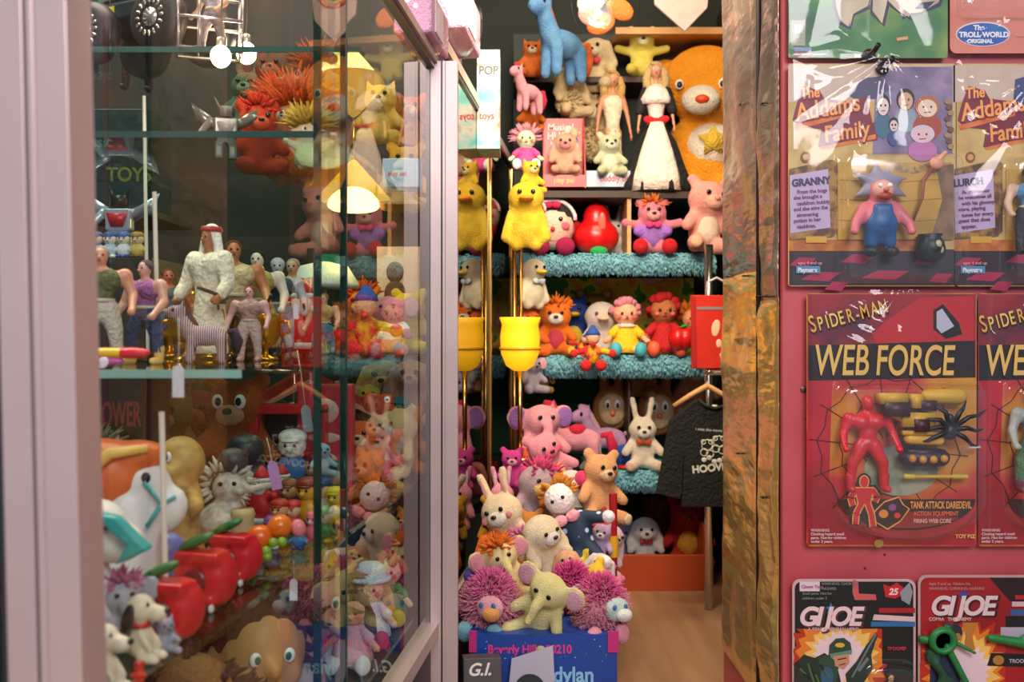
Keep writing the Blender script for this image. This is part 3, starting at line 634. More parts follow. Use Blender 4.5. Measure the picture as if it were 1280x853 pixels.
# ------------------------------------------------------------------ carded toys on the pink board
class Card:
    def __init__(s, x0, y0, x1, y1, label, cat='carded toy', group=None, Y=1.388, name='carded_toy'):
        s.Y = Y; s.k = Y / F; s.cx = (x0 + x1) / 2; s.by = y1
        s.o = bpy.data.objects.new(name, None); sc.collection.objects.link(s.o); s.o.empty_display_size = .05
        s.o.location = ((s.cx - 640) * s.k, Y, ZC - (y1 - 426.5) * s.k); tag(s.o, label, cat, group); s.box = (x0, y0, x1, y1); s.art = B(); s.n = 0
    def q(s, x, y): return ((x - s.cx) * s.k, (s.by - y) * s.k)
    def lay(s): s.n += 1; return -.0018 - s.n * .00004
    def base(s, mat, r=4, edge=None):
        x0, y0, x1, y1 = s.box
        def rr(x0, y0, x1, y1, r):
            P = []
            for cx, cy, a0 in ((x1-r, y1-r, 0), (x0+r, y1-r, 90), (x0+r, y0+r, 180), (x1-r, y0+r, 270)):
                for i in range(5): a = R(a0 + i*22.5); P.append(s.q(cx + r*math.cos(a), cy + r*math.sin(a)))
            return P
        B().pr(rr(x0, y0, x1, y1, r), 0, .0016).build('backing_card', edge or mat, s.o, smooth=False)
        if edge: s.art.mat(mat).pr(rr(x0+3, y0+3, x1-3, y1, r-1), s.lay() + .0004, .0004)
        return s
    def poly(s, mat, pts, dy=0): s.art.mat(mat).pr([s.q(*p) for p in pts], s.lay() + .0004 - dy, .0004); return s
    def rect(s, mat, x0, y0, x1, y1): return s.poly(mat, [(x0, y0), (x1, y0), (x1, y1), (x0, y1)])
    def oval(s, mat, cx, cy, rx, ry, n=20): return s.poly(mat, [(cx + rx*math.cos(i*2*math.pi/n), cy + ry*math.sin(i*2*math.pi/n)) for i in range(n)])
    def line(s, mat, pts, w):
        for (xa, ya), (xb, yb) in zip(pts, pts[1:]):
            d = math.hypot(xb-xa, yb-ya) or 1; nx, ny = -(yb-ya)/d*w/2, (xb-xa)/d*w/2
            s.art.mat(mat).pr([s.q(xa+nx, ya+ny), s.q(xb+nx, yb+ny), s.q(xb-nx, yb-ny), s.q(xa-nx, ya-ny)], -.0018 - s.n*.00004 + .0003, .0004)
        s.n += 1; return s
    def text(s, t, x, y, size, mat, name='printed_words', tilt=0, bold=0, **kw):
        px, pz = s.q(x, y); lay = s.lay()
        return text(name, t, mat, s.o, (px, lay - .00045, pz), size * s.k, rot=(90, -tilt, 0), bold=bold * s.k, **kw)
    def done(s): 
        s.art.build('printed_art', None, s.o, smooth=False); return s
    def blister(s, x0, y0, x1, y1, dep=.03, r=14, bottom_round=False):
        """vacuum formed clear bubble: ring of walls and a domed front"""
        k = s.k; b = B(); rings = []
        def outline(ins, cut):
            P = []
            X0, Y0, X1, Y1 = x0+ins, y0+ins, x1-ins, y1-ins
            rb = (X1-X0)/2*.96 if bottom_round else r
            for cx, cy, rx, ry, a0 in ((X1-(rb if bottom_round else r), Y1-(rb*.55 if bottom_round else r), rb if bottom_round else r, rb*.55 if bottom_round else r, 0), (X0+(rb if bottom_round else r), Y1-(rb*.55 if bottom_round else r), rb if bottom_round else r, rb*.55 if bottom_round else r, 90), (X0+r, Y0+r, r, r, 180), (X1-r, Y0+r, r, r, 270)):
                for i in range(8): a = R(a0 + i*90/7); P.append((cx + rx*math.cos(a), cy + ry*math.sin(a)))
            return P
        prof = [(-5, 0), (-4.5, .001), (0, .0012), (.8, dep*.5), (1.8, dep*.85), (4.5, dep*.98), (9, dep)]
        vs = []; n = 32
        for ins, d in prof: vs += [(*((p[0]-s.cx)*k, -.0022 - d), (s.by-p[1])*k) for p in outline(ins, 0)]
        fs = [(j*n+i, (j+1)*n+i, (j+1)*n+(i+1) % n, j*n+(i+1) % n) for j in range(len(prof)-1) for i in range(n)]
        fs.append(tuple((len(prof)-1)*n + i for i in range(n))[::-1])
        b.add(vs, fs); o = b.build('clear_bubble', BLISTER, s.o, label='clear moulded plastic bubble')
        bm = bmesh.new(); bm.from_mesh(o.data); bmesh.ops.recalc_face_normals(bm, faces=bm.faces)
        f = max(bm.faces, key=lambda f: f.calc_area())
        if f.normal.y > 0: bmesh.ops.reverse_faces(bm, faces=bm.faces)
        bm.to_mesh(o.data); bm.free()
        return s
    def wrap(s, peg, seed=1, amp=.005, grow=3, folds=()):
        """loose clear bag: a crumpled sheet with real folds running from the peg"""
        x0, y0, x1, y1 = s.box; x0 -= grow; x1 += grow; y0 -= grow; y1 += grow; k = s.k
        nu, nv = 90, 120
        def f(u, v):
            x = x0 + (x1-x0)*u; y = y0 + (y1-y0)*v
            ang = math.atan2(y - peg[1] + 12, x - peg[0]); dist = math.hypot(x-peg[0], y-peg[1])
            d = amp * .9 * abs(noise.noise(Vector((ang*3.2, seed, dist*.006)))) * max(0, 1 - dist/230)*2
            d += amp * .8 * abs(noise.noise(Vector((x*.010 + seed, y*.013, seed))))
            for (xa, ya, xb, yb, wd, hh) in folds:
                L = math.hypot(xb-xa, yb-ya); t = ((x-xa)*(xb-xa) + (y-ya)*(yb-ya))/L/L
                if -.05 < t < 1.05:
                    e_ = abs((x-xa)*(yb-ya) - (y-ya)*(xb-xa))/L
                    if e_ < wd*1.4: d += .5*hh*(1-e_/wd/1.4)*min(1, (t+.05)*6, (1.05-t)*6)
            return ((x-s.cx)*k, -(s.dep + .003) - d, (s.by-y)*k)
        o = sheet(nu, nv, f).build('clear_wrap', WRAP, s.o, label='crinkled clear plastic bag')
        for p in o.data.polygons: p.flip()
        if o.data.polygons[0].normal.y > 0: 
            for p in o.data.polygons: p.flip()
        return s
    def figure_root(s, x, y, hpx, off=.012):
        T = Toy.__new__(Toy); T.o = bpy.data.objects.new('toy', None); return T

def pegs(px, py, label):
    p = at(px, py, 1.40); o = B().mat(vinyl('#1a1618', .4)).t([(p.x, 1.402, p.z), (p.x, 1.36, p.z), (p.x, 1.345, p.z + .004)], .0035, 10).l([(.009, 0), (.009, .003)], (p.x, 1.383, p.z), 14, rot=(90, 0, 0)).build('display_peg')
    tag(o, label, 'peg')

def unit_parts(c, builder, x, by, hpx, off, name, **kw):
    """a moulded figure packed in the bubble: part of the carded toy"""
    class U: pass
    T = Toy.__new__(Toy); T.h = hpx * c.k
    T.o = bpy.data.objects.new(name, None)
    tmp = []
    def p(nm, mat, b, fuse=0, under=None, label=None, smooth=True, bevel=0):
        o = b.build(nm, mat, None, fuse=fuse, smooth=smooth); tmp.append((o, under)); return o
    T.p = p; builder(T, **kw)
    px, pz = c.q(x, by); main = tmp[0][0]; main.name = name
    for o, un in tmp:
        if o is main: o.parent = c.o; o.location = (px, -off, pz); o.scale = (T.h,) * 3
        else: o.parent = main if un is None else main
    for v in (): pass
    return main

V = lambda c: vinyl(c, .45)
# ---- row of skeleton-fence cards with a purple portrait: two of them
OLD = mottle('old paper map', [(.3, '#b09050'), (.55, '#cbb070'), (.75, '#c8a860')], 22, .5)
OLD2 = mottle('old paper grey', [(.3, '#b4a294'), (.7, '#cbb8a8')], 16, .5)
def family_card(dx, x0, x1, label, word, lines, first):
    c = Card(x0, 80, x1, 358, label, group=None)
    c.dep = .034
    c.base(OLD, 3)
    a = lambda x: x + dx
    c.rect(OLD2, a(985), 82, x1 - 1, 128)
    GY = V('#4a4668')
    if first or x1 > 1275:
        c.poly(mottle('lilac night', [(.3, '#5c5478'), (.6, '#8a7c9c'), (.8, '#b09aae')], 24, .5), [(a(1094), 100), (a(1120), 84), (min(a(1190), x1-1), 84), (min(a(1190), x1-1), 193), (a(1090), 193)])
        c.poly(GY, [(a(1060), 120), (a(1078), 98), (a(1100), 96), (a(1112), 112), (a(1096), 124), (a(1070), 126)])
    PK = V('#a01c48'); BK = V('#181418')
    # checked floor
    c.rect(V('#2a1a26'), a(986), 312, x1 - 1, 357)
    for i, (xx, yy, ww) in enumerate([(986, 322, 34), (1050, 318, 44), (1140, 320, 30), (1000, 340, 50), (1076, 338, 60), (1160, 342, 30), (1030, 352, 30)]):
        if a(xx) + ww < x1: c.poly(PK, [(a(xx), yy+10), (a(xx)+ww*.35, yy), (a(xx)+ww, yy+1), (a(xx)+ww*.7, yy+12)])
    if x1 - a(985) > 60: c.rect(mottle('orange fence', [(.4, '#a85a20'), (.6, '#c07828')], 60, .5), a(986), 300, min(a(1180), x1 - 1), 314)
    # title: bony orange letters on a plum shadow
    SH = V('#7a2038'); OR = mottle('orange bone', [(.35, '#c85a28'), (.65, '#e08a3c')], 40, .5)
    c.poly(SH, [(a(990), 151), (a(996), 128), (a(1004), 108), (a(1024), 114), (a(1030), 124), (a(1066), 128), (a(1082), 120), (a(1090), 154), (a(1098), 152), (a(1096), 176), (a(1060), 180), (a(1030), 186), (a(1022), 184), (a(1026), 162), (a(1000), 160)] if first or True else [])
    c.poly(OR, [(a(992), 157), (a(1062), 139), (a(1062), 145), (a(994), 163)]); c.poly(OR, [(a(1024), 185), (a(1094), 168), (a(1094), 174), (a(1026), 188)])
    for t, x, y, s_, ti in (('The', 1000, 124, 19, 6), ('Addams', 995, 152, 31, 10), ('Family', 1030, 178, 28, 8)):
        c.text(t, a(x)+1, y+1.2, s_, SH, tilt=ti, bold=1.2, shear=.1, sx=.80)
        c.text(t, a(x), y, s_, V('#f0a050'), tilt=ti, bold=.5, shear=.1, sx=.80)
    if not first: pass
    else:
        # portrait of five party guests, drawn loosely
        for (x, y, rx, ry, sk, hr, dr) in ((1103, 134, 7, 11, '#e0d0c8', '#1c1420', '#3c6a84'), (1131, 127, 9, 11, '#d0a888', '#2a1a18', '#8a9cac'), (1158, 136, 12, 11, '#e4cdb8', '#b86438', '#a04830'), (1152, 170, 12, 9, '#dcb8c0', '#c8c0d0', '#b070a4'), (1116, 158, 5, 7, '#d8c8c0', '#28202a', '#2c4880')):
            c.oval(V(dr), x, y + ry*2.1, rx*1.5, ry*1.5); c.oval(V(hr), x, y - 2, rx*1.25, ry*1.25); c.oval(V(sk), x, y, rx, ry)
            for s_ in (-1, 1): c.oval(V('#2a2024'), x + s_*rx*.4, y - ry*.15, 1.3, 1.6, 8)
            c.line(V('#8a2a30'), [(x - rx*.35, y + ry*.5), (x + rx*.35, y + ry*.45)], 1.2)
        for i in range(9): c.oval(V('#6a4c30' if i % 2 else '#a08058'), 1183 + (i % 3)*2, 128 + i*7, 4, 3.5, 10)
    # framed verse
    FR = mottle('carved frame', [(.4, '#5a3a24'), (.6, '#a07c3c')], 70, .5)
    c.poly(FR, [(a(986), 212), (a(1038), 200), (a(1046), 205), (a(1046), 290), (a(1040), 296), (a(986), 300)])
    c.poly(V('#b8a8cc'), [(a(986), 220), (a(1034), 212), (a(1037), 285), (a(987), 292)])
    c.oval(V('#8a4a2c'), a(1006), 197, 6, 7, 12); c.oval(V('#c8a060'), a(1006), 197, 4, 4, 10)
    c.text(word, a(989) if first else a(985), 234, 12.5, V('#3a2c4c'), tilt=5, bold=.5, sx=.92)
    for i, t in enumerate(lines): c.text(t, a(992 - 4 * (i % 2)) + 3, 243 + i*7.2, 6.4, V('#7a4468'), tilt=4, bold=.15)
    c.rect(V('#d0a030'), a(1006), 296, a(1032), 304)
    c.text('ages 4 and up', a(996), 331, 5.5, V('#e8a0b8'))
    c.rect(V('#4a8ab0'), a(994), 333, a(1024), 342); c.text('Playmates', a(996), 340.5, 7.5, V('#e8eef4'), sx=.8, bold=.2)
    return c
c = family_card(0, 985, 1194, 'carded toy with grey-haired figure and black cauldron, orange bony title', 'GRANNY', ['From the bogs', 'she brought a', 'cauldron bubbly', 'and she stirs the', 'simmering', 'potion in her', 'cauldron.'], True)
c.rect(mottle('ochre brick', [(.35, '#a8842c'), (.6, '#c49a38')], 20, .5), 1046, 204, 1188, 300)
for yy in (226, 250, 276): c.line(V('#7c5c20'), [(1048, yy), (1120, yy + 3), (1186, yy - 2)], .8)
c.poly(mottle('brown drape', [(.4, '#6a5034'), (.6, '#8c6c4c')], 40, .5), [(1168, 208), (1190, 206), (1190, 300), (1162, 298), (1176, 250)])
c.line(mottle('carved ring', [(.4, '#7c5c38'), (.6, '#b09458')], 90, .5), [(1112, 206), (1122, 212), (1142, 214), (1162, 208), (1172, 200)], 8)
c.done(); c.blister(1046, 195, 1193, 352, .034, 12); c.wrap((1097, 90), 7.3, .0045, folds=((1000, 97, 1060, 112, 5, .003), (1060, 112, 1094, 97, 5, .003), (1100, 96, 1190, 130, 12, .006), (1186, 84, 1192, 130, 5, .004), (1002, 102, 998, 135, 4, .003), (1076, 112, 1071, 158, 6, .004), (1048, 158, 1066, 196, 4, .004)))
def granny(T):
    b = B().e((0, 0, .40), (.19, .14, .22)).e((0, -.02, .72), (.15, .14, .14))
    for s in (-1, 1): b.c((s*.17, 0, .54), (s*.30, -.08, .34), .07, .06).e((s*.31, -.1, .27), .06).c((s*.09, 0, .2), (s*.10, 0, .08), .08, .06)
    T.p('body', V('#d8707c'), b, fuse=.03)
    T.p('overalls', V('#1f5a94'), B().e((0, -.01, .36), (.20, .155, .17)).b((0, -.1, .50), (.22, .09, .14)).c((-.09, 0, .24), (-.10, 0, .15), .095, .085).c((.09, 0, .24), (.10, 0, .15), .095, .085), fuse=.03)
    T.p('face', V('#e0a896'), B().e((0, -.09, .72), (.12, .09, .11)))
    T.p('nose', V('#c87868'), B().e((0, -.19, .71), (.03, .04, .03)))
    T.p('mouth', V('#9a4a3c'), B().e((0, -.15, .645), (.09, .05, .045)))
    for s in (-1, 1): T.p('eye', V('#f0ece8'), B().e((s*.05, -.165, .76), (.03, .02, .025)))
    h = B().e((0, .03, .80), (.17, .13, .11))
    for x, z, x2, z2 in ((-.1, .84, -.30, .92), (-.02, .88, -.07, 1.06), (.06, .86, .10, .98), (.12, .84, .30, .86), (-.15, .72, -.28, .66), (.15, .72, .30, .66)): h.c((x, 0, z), (x2, 0, z2), .075, .012)
    T.p('hair', V('#8c8aa0'), h, fuse=.025)
    for s in (-1, 1): T.p('boot', V('#1c2a30'), B().e((s*.11, -.04, .05), (.08, .11, .06)))
unit_parts(c, granny, 1094, 322, 112, .018, 'toy_figure')
unit_parts(c, lambda T: (T.p('cauldron', V('#14201e'), B().l([(.25, .0), (.42, .12), (.50, .40), (.44, .70), (.34, .82), (.42, .92), (.36, .92), (.30, .80)], (0, 0, 0), 20)), T.p('foam', V('#a8b088'), B().e((.1, -.43, .55), (.12, .06, .14)).e((.22, -.40, .36), (.08, .05, .12)).e((.0, -.44, .38), .05))), 1156, 328, 36, .018, 'cauldron')
unit_parts(c, lambda T: (T.p('spoon', V('#8a4828'), B().t([(-.24, 0, 0), (-.10, -.02, .38), (-.08, -.01, .62), (.06, 0, .8)], [.016, .022, .026, .03])), T.p('ladle', V('#e0a080'), B().e((.10, -.02, .86), (.10, .05, .09)).c((.12, -.02, .9), (.22, -.02, 1.0), .045, .03))), 1156, 282, 88, .014, 'wooden_spoon')
pegs(1097, 90, 'black peg through the top of the card with the cauldron')
c = family_card(206, 1195, 1420, 'carded toy with tall dark figure in a blue shirt, partly out of frame', 'LURCH', ['At the manor', 'he welcomes all', 'with his gloomy', 'stare, playing', 'tunes for every', 'guest that does', 'appear.'], False)
c.rect(mottle('ochre brick', [], 20, .5), 1256, 212, 1400, 300)
c.poly(V('#3a4a7c'), [(1268, 100), (1300, 90), (1320, 130), (1290, 140), (1266, 124)])
c.done(); c.blister(1252, 200, 1399, 352, .034, 12); c.wrap((1304, 90), 8, .006, folds=((1200, 150, 1256, 184, 7, .006), (1198, 106, 1240, 112, 4, .003), (1256, 210, 1290, 186, 12, .006), (1262, 118, 1252, 196, 4, .004)))
unit_parts(c, action_figure, 1278, 320, 110, .018, 'toy_figure', skin='#c8a890', pants='#2a2630', top='#4f86b0', boots='#141416', hairc='#181618')

# ---- comic hero cards: red webs, yellow title
RY = mottle('red yellow comic', [(.30, '#8c1828'), (.45, '#b82a30'), (.55, '#c8862c'), (.70, '#b8942c'), (.85, '#7a8450')], 5.5, .5)
def web_card(dx, x0, x1, label, first):
    c = Card(x0, 367, x1, 683, label); c.dep = .034; a = lambda x: x + dx
    c.base(RY, 5)
    c.rect(mottle('night crimson', [(.35, '#3a1a34'), (.5, '#8c1c2c'), (.7, '#a4222e')], 9, .5), a(1009), 368, min(a(1219), x1-1), 472)
    c.poly(mottle('crimson edge', [(.4, '#8c1424'), (.6, '#b01c30')], 9, .5), [(a(1009), 470), (a(1040), 470), (a(1036), 600), (a(1060), 640), (a(1120), 662), (a(1218), 640), (a(1218), 681), (a(1009), 681)])
    c.poly(V('#b4202e'), [(a(1108), 400), (a(1150), 372), (a(1216), 370), (a(1217), 460), (a(1104), 460), (a(1090), 418)])
    c.poly(V('#141016'), [(a(1166), 388), (a(1178), 380), (a(1198), 404), (a(1202), 418), (a(1182), 424), (a(1166), 412)])
    c.poly(V('#b4b8cc'), [(a(1170), 390), (a(1177), 386), (a(1192), 408), (a(1176), 417), (a(1170), 410)])
    c.poly(V('#181418'), [(a(1010), 432), (a(1218), 426), (a(1218), 472), (a(1010), 476)])
    WB = V('#2a1418')
    cx, cy = a(1110), 560
    for i in range(14):
        an = i*math.pi*2/14 + .1; ex, ey = cx + 100*math.cos(an), cy + 105*math.sin(an)
        ex = min(max(ex, a(1010)), a(1217)); c.line(WB, [(cx + 12*math.cos(an), cy + 14*math.sin(an)), (ex, ey)], 1.1)
    for rr in (34, 62, 90):
        c.line(WB, [(min(max(cx + rr*math.cos(i*math.pi*2/28+.1)*(.93 if i % 2 else 1), a(1010)), a(1217)), cy + rr*math.sin(i*math.pi*2/28+.1)*(.93 if i % 2 else 1)) for i in range(29)], 1.0)
    c.oval(mottle('smoky teal', [(.4, '#5c7468'), (.6, '#98a088')], 30, .5), a(1125), 588, 46, 32, 24)
    YL = mottle('yellow lettering', [(.4, '#d89a34'), (.6, '#ecc860')], 30, .5); SH = V('#2a0e18')
    for dxx, dyy, mm, bo in ((1.5, 1.5, SH, 1.4), (0, 0, YL, .4)):
        for ch, ox in zip('SPIDER-MAN', (0, 10, 20, 25, 36, 46, 57, 63, 76, 86)):
            c.text(ch, a(1013 + ox) + dxx, 416 - ox*.27 + dyy, 30 if ox == 0 else 24, mm, tilt=15, bold=bo*.6, sx=.60, name='printed_title')
    for t, x, s_ in (('WEB', 1016, 54), ('FORCE', 1092, 53)):
        c.text(t, a(x) + 1.5, 470, s_, SH, bold=1.6, sx=.60, shear=.12, name='printed_title'); c.text(t, a(x), 468.5, s_, V('#dcb860'), bold=.6, sx=.60, shear=.12, name='printed_title')
    # lower panel
    if True:
        P = [(a(1050), 624)] + [(a(1132) + 86*math.cos(R(180 - t)), 624 + 38*math.sin(R(t))) for t in range(0, 181, 12)]
        c.poly(V('#15120f'), P); c.poly(V('#8c1c26'), [(a(1110), 636)] + [(a(1132) + 86*math.cos(R(180-t)), 624 + 36*math.sin(R(t))) for t in range(70, 150, 10)])
        if first:
            RD = V('#c8202c'); OU = V('#e8a050')
            for m_, g in ((V('#120c0c'), 4), (OU, 1.5), (RD, 0)):
                c.oval(m_, 1079, 602, 5+g, 7+g, 12); c.poly(m_, [(1068-g, 610-g), (1090+g, 610-g), (1086+g, 630), (1072-g, 630)])
                for pts in ([(1069, 612), (1062, 622), (1065, 632)], [(1089, 612), (1095, 621), (1092, 627)], [(1076, 628), (1069, 642), (1068, 655)], [(1083, 628), (1088, 642), (1090, 658)]): c.line(m_, pts, 6 + g*2)
            for m_, g in ((OU, 2), (V('#1c1420'), 0)): c.poly(m_, [(1092-g, 640), (1104, 628-g), (1122, 622-g), (1126+g, 630), (1134+g, 636), (1124, 650+g), (1108, 660+g), (1094-g, 652)])
            for x, y, r_, cc in ((1103, 642, 6, '#e08a30'), (1114, 634, 5, '#8a4a8c'), (1120, 644, 4, '#d83a2c')): c.oval(V(cc), x, y, r_, r_*.9, 10)
            c.text('TANK ATTACK DAREDEVIL', 1136, 635, 12.4, V('#f0a04c'), bold=.3, sx=.50)
            c.text('ACTION EQUIPMENT', 1140, 644, 7.5, V('#e86038'), bold=.2, sx=.78); c.text('FIRING WEB CORE', 1140, 653, 7, V('#e8b0a0'), bold=.15, sx=.8)
        else: c.text('WEB', a(1138), 635, 12.4, V('#f0a04c'), bold=.3, sx=.7)
    for i, t in enumerate(('WARNING', 'Choking hazard small', 'parts. Not for children', 'under 3 years.')): c.text(t, a(1012), 664 + i*4.6, 4.8, V('#e0b8b8'), bold=.1)
    c.text('A', a(1085), 412, 7, V('#f0e0c0'))
    if first: c.text('TOY BIZ', 1192, 672, 6.5, V('#e0a860'), bold=.3)
    c.oval(V('#a8843c'), a(1097), 679, 6, 5, 12)
    return c
c = web_card(0, 1008, 1220, 'carded toy of a red muscular figure beside yellow tank pieces', True)
c.done(); c.blister(1044, 480, 1222, 672, .034, 10, True); c.wrap((1116, 362), 14.2, .006, folds=((1040, 378, 1214, 474, 6, .006), (1056, 408, 1200, 478, 4, .004), (1020, 392, 1044, 420, 4, .004), (1044, 420, 1076, 436, 4, .004), (1018, 420, 1048, 476, 9, .004), (1214, 370, 1223, 478, 6, .004), (1092, 446, 1112, 478, 4, .004), (1030, 369, 1200, 371, 4, .003)))
unit_parts(c, action_figure, 1079, 612, 122, .016, 'toy_figure', skin='#cc1f2e', pants=None, top=None, boots='#c01c2a', mask=True, pose='wide')
unit_parts(c, lambda T: (T.p('tank_turret', V('#c8a028'), B().b((-.32, 0, .86), (.30, .2, .12)).b((-.05, 0, .83), (.12, .15, .16)).c((.10, 0, .88), (.44, 0, .88), .085, .095).b((-.05, -.02, .62), (.36, .2, .16)).b((-.28, 0, .68), (.2, .12, .1), (0, 30, 0))),
    T.p('tank_block', V('#3a1424'), B().b((-.30, -.06, .74), (.27, .18, .16)).b((.07, -.03, .78), (.16, .16, .12)).b((-.03, -.12, .56), (.16, .1, .14))),
    T.p('tank_arm', V('#d8a82c'), B().c((-.14, -.05, .40), (.20, -.05, .38), .06, .055).b((-.02, -.04, .47), (.40, .12, .05))),
    T.p('tank_tread', V('#2c1418'), B().c((-.14, 0, .18), (.24, 0, .18), .10, .10).b((.05, 0, .24), (.42, .16, .08))),
    T.p('tread_wheel', V('#c88a30'), B().e((-.12, -.09, .18), .045).e((.0, -.09, .17), .045).e((.12, -.09, .17), .045).e((.24, -.09, .18), .045))), 1143, 590, 108, .018, 'tank_pieces')
sp_ = B().e((0, -.02, .5), (.13, .10, .14)).e((0, -.02, .70), (.07, .07, .08))
for i, (a1, r1) in enumerate([(205, .5), (178, .45), (155, .5), (120, .5), (60, .5), (28, .62), (-2, .5), (-35, .5)]):
    x, z = math.cos(R(a1)), math.sin(R(a1)); sp_.t([(0, -.04, .52), (x*r1*.45, -.14, .52 + z*r1*.55 + .05), (x*r1*.8, -.06, .52 + z*r1*.8), (x*r1*1.05, -.02, .52 + z*r1*1.0 + .03)], [.045, .04, .03, .01], 6)
unit_parts(c, lambda T: T.p('spider', V('#141c20'), sp_), 1176, 576, 78, .026, 'plastic_spider')
unit_parts(c, lambda T: T.p('missile', V('#d0b440'), B().t([(-.5, 0, 0), (.5, 0, 0)], .03, 8).c((.3, 0, 0), (.5, 0, 0), .04, .04).c((-.48, 0, 0), (-.35, 0, 0), .045, .04)), 1163, 594, 76, .016, 'yellow_missile')
unit_parts(c, lambda T: T.p('missile', V('#d8d4cc'), B().t([(-.5, 0, 0), (.5, 0, .06)], .06, 8)), 1208, 559, 22, .016, 'white_rod')
c = web_card(213, 1222, 1430, 'carded toy with grey-helmeted green figure, cut off by the picture edge', False)
c.done(); c.blister(1257, 480, 1435, 672, .034, 10, True); c.wrap((1330, 362), 17, .005, folds=((1224, 416, 1266, 458, 4, .004), (1226, 372, 1300, 380, 4, .003), (1228, 480, 1280, 470, 4, .004)))
unit_parts(c, action_figure, 1288, 612, 130, .018, 'toy_figure', skin='#9aa29c', pants='#4c7a58', top='#4a8a6a', boots='#6a3040', hairc=None, helmet='#8a9098', pose='wide')
for px, py, lb in ((1004, 487, 'round metal screw in the pink board beside the red hero card'),):
    p = at(px, py, 1.40); tag(B().e((p.x, 1.3985, p.z), (.0045, .002, .0045)).b((p.x, 1.3965, p.z), (.006, .0006, .001), (0, 35, 0)).build('screw', vinyl('#6a6a58', .4, .6)), lb, 'screw')

# ---- soldier cards at the bottom
def stencil(c, x, y, s_, mm, sh):
    for d, m_, bo in ((1.6, sh, 1.6), (0, mm, 1.1)): c.text('GI JOE', x + d, y + d*.6, s_, m_, bold=bo + (.8 if d else 0), sx=.98, shear=.22, sp=.86, name='printed_title')
def star(c, cx, cy, r, m_): c.poly(m_, [(cx + (r if i % 2 == 0 else r*.42)*math.sin(i*math.pi/5), cy - (r if i % 2 == 0 else r*.42)*math.cos(i*math.pi/5)) for i in range(10)])
def blast(c, cx, cy, x0, x1, y0, y1, seed):
    rnd = random.Random(seed)
    for k, col in ((1.0, '#b83018'), (.82, '#e08028'), (.66, '#f0c060'), (.5, '#e8ccd0')):
        P = []
        for i in range(44):
            an = i*math.pi*2/44; r_ = k*(1.0 if i % 2 else .80)*rnd.uniform(.92, 1.08)
            P.append((min(max(cx + math.cos(an)*(x1-x0)*.62*r_, x0), x1), min(max(cy + math.sin(an)*(y1-y0)*.62*r_, y0), y1)))
        c.poly(V(col), P)
c = Card(990, 724, 1144, 900, 'black soldier card with flame burst and helmeted soldier drawing'); c.dep = .02
c.base(V('#0f1716'), 10, V('#c8a8a4'))
c.poly(V('#c85a58'), [(1066, 724), (1072, 727), (1073, 742), (1094, 743), (1095, 750), (1068, 750), (1065, 740)])
blast(c, 1050, 822, 991, 1108, 786, 899, 2)
c.rect(V('#0f1716'), 1102, 786, 1141, 830)
stencil(c, 997, 781, 32, V('#e8c8c8'), V('#4a2c30')); star(c, 1038, 761, 8, V('#2a78b8'))
c.rect(V('#a81c28'), 1098, 760, 1143, 766); c.poly(V('#d8b8b8'), [(1092, 768), (1143, 771), (1143, 777), (1090, 775)]); c.rect(V('#2a6aa0'), 1088, 777, 1143, 783)
c.rect(V('#e0c8d0'), 999, 727, 1024, 739); c.text('Clown Toys', 1001, 735, 5.5, V('#a05080'), bold=.1)
c.text('A REAL AMERICAN HERO', 1009, 788, 5.6, V('#d0a8a0'), bold=.15)
for i, t in enumerate(('WARNING: CHOKING', 'HAZARD', 'Small parts. Not for', 'children under 3')): c.text(t, 1026 if i < 2 else 1002, 731 + i*6, 4.6, V('#8a9490'))
c.poly(V('#c02028'), [(1103, 730), (1112, 733), (1120, 728), (1128, 734), (1126, 744), (1118, 748), (1106, 746)]); c.text('25', 1110, 743, 11, V('#f0c8c0'), bold=.4, shear=.2)
c.poly(V('#8a9098'), [(1124, 740), (1136, 728), (1140, 740), (1136, 756), (1126, 750)])
c.text('TROOPER', 1108, 812, 5.4, V('#b83040'), bold=.2)
# helmeted soldier, generic
c.poly(V('#233026'), [(992, 830), (1004, 818), (1018, 822), (1030, 816), (1044, 826), (1050, 850), (1056, 899), (992, 899)])
c.poly(V('#2c4a34'), [(1022, 822), (1036, 818), (1048, 832), (1044, 852), (1026, 848)]); c.oval(V('#2f5a7c'), 1033, 845, 8, 12)
for i in range(8): c.line(V('#4a6a34' if i % 2 else '#141c18'), [(994 + i*5, 828 + (i*7) % 20), (1002 + i*5, 838 + (i*5) % 26)], 2.5)
c.poly(V('#2c4630'), [(1035, 822), (1036, 806), (1044, 798), (1054, 797), (1062, 803), (1064, 814), (1054, 816), (1042, 818)])
c.poly(V('#5c8a78'), [(1036, 817), (1063, 812), (1064, 817), (1038, 822)]); c.poly(V('#c88a68'), [(1041, 820), (1060, 817), (1061, 828), (1054, 836), (1043, 832)])
c.line(V('#2a1c18'), [(1046, 824), (1057, 822)], 1.4); c.line(V('#7a3a2c'), [(1048, 831), (1056, 829)], 1.4); c.oval(V('#d8b040'), 1049, 806, 6, 3)
c.poly(V('#26342c'), [(1056, 842), (1070, 826), (1082, 806), (1094, 790), (1096, 794), (1088, 818), (1090, 836), (1076, 856), (1060, 870)])
c.line(V('#6a7478'), [(1064, 846), (1094, 792)], 2.2); c.line(V('#6a7478'), [(1072, 838), (1084, 822)], 4)
c.done(); c.dep = .02; c.blister(1077, 828, 1140, 905, .018, 18)
unit_parts(c, action_figure, 1110, 900, 62, .010, 'toy_figure', skin='#b89878', pants='#6a7048', top='#98885a', hairc='#2a2a20')
c = Card(1147, 719, 1330, 900, 'red soldier card with green plastic toy arms and raised gun'); c.dep = .02
c.base(mottle('red black card', [(.4, '#8c1018'), (.6, '#a41820')], 10, .5), 10, V('#b89c98'))
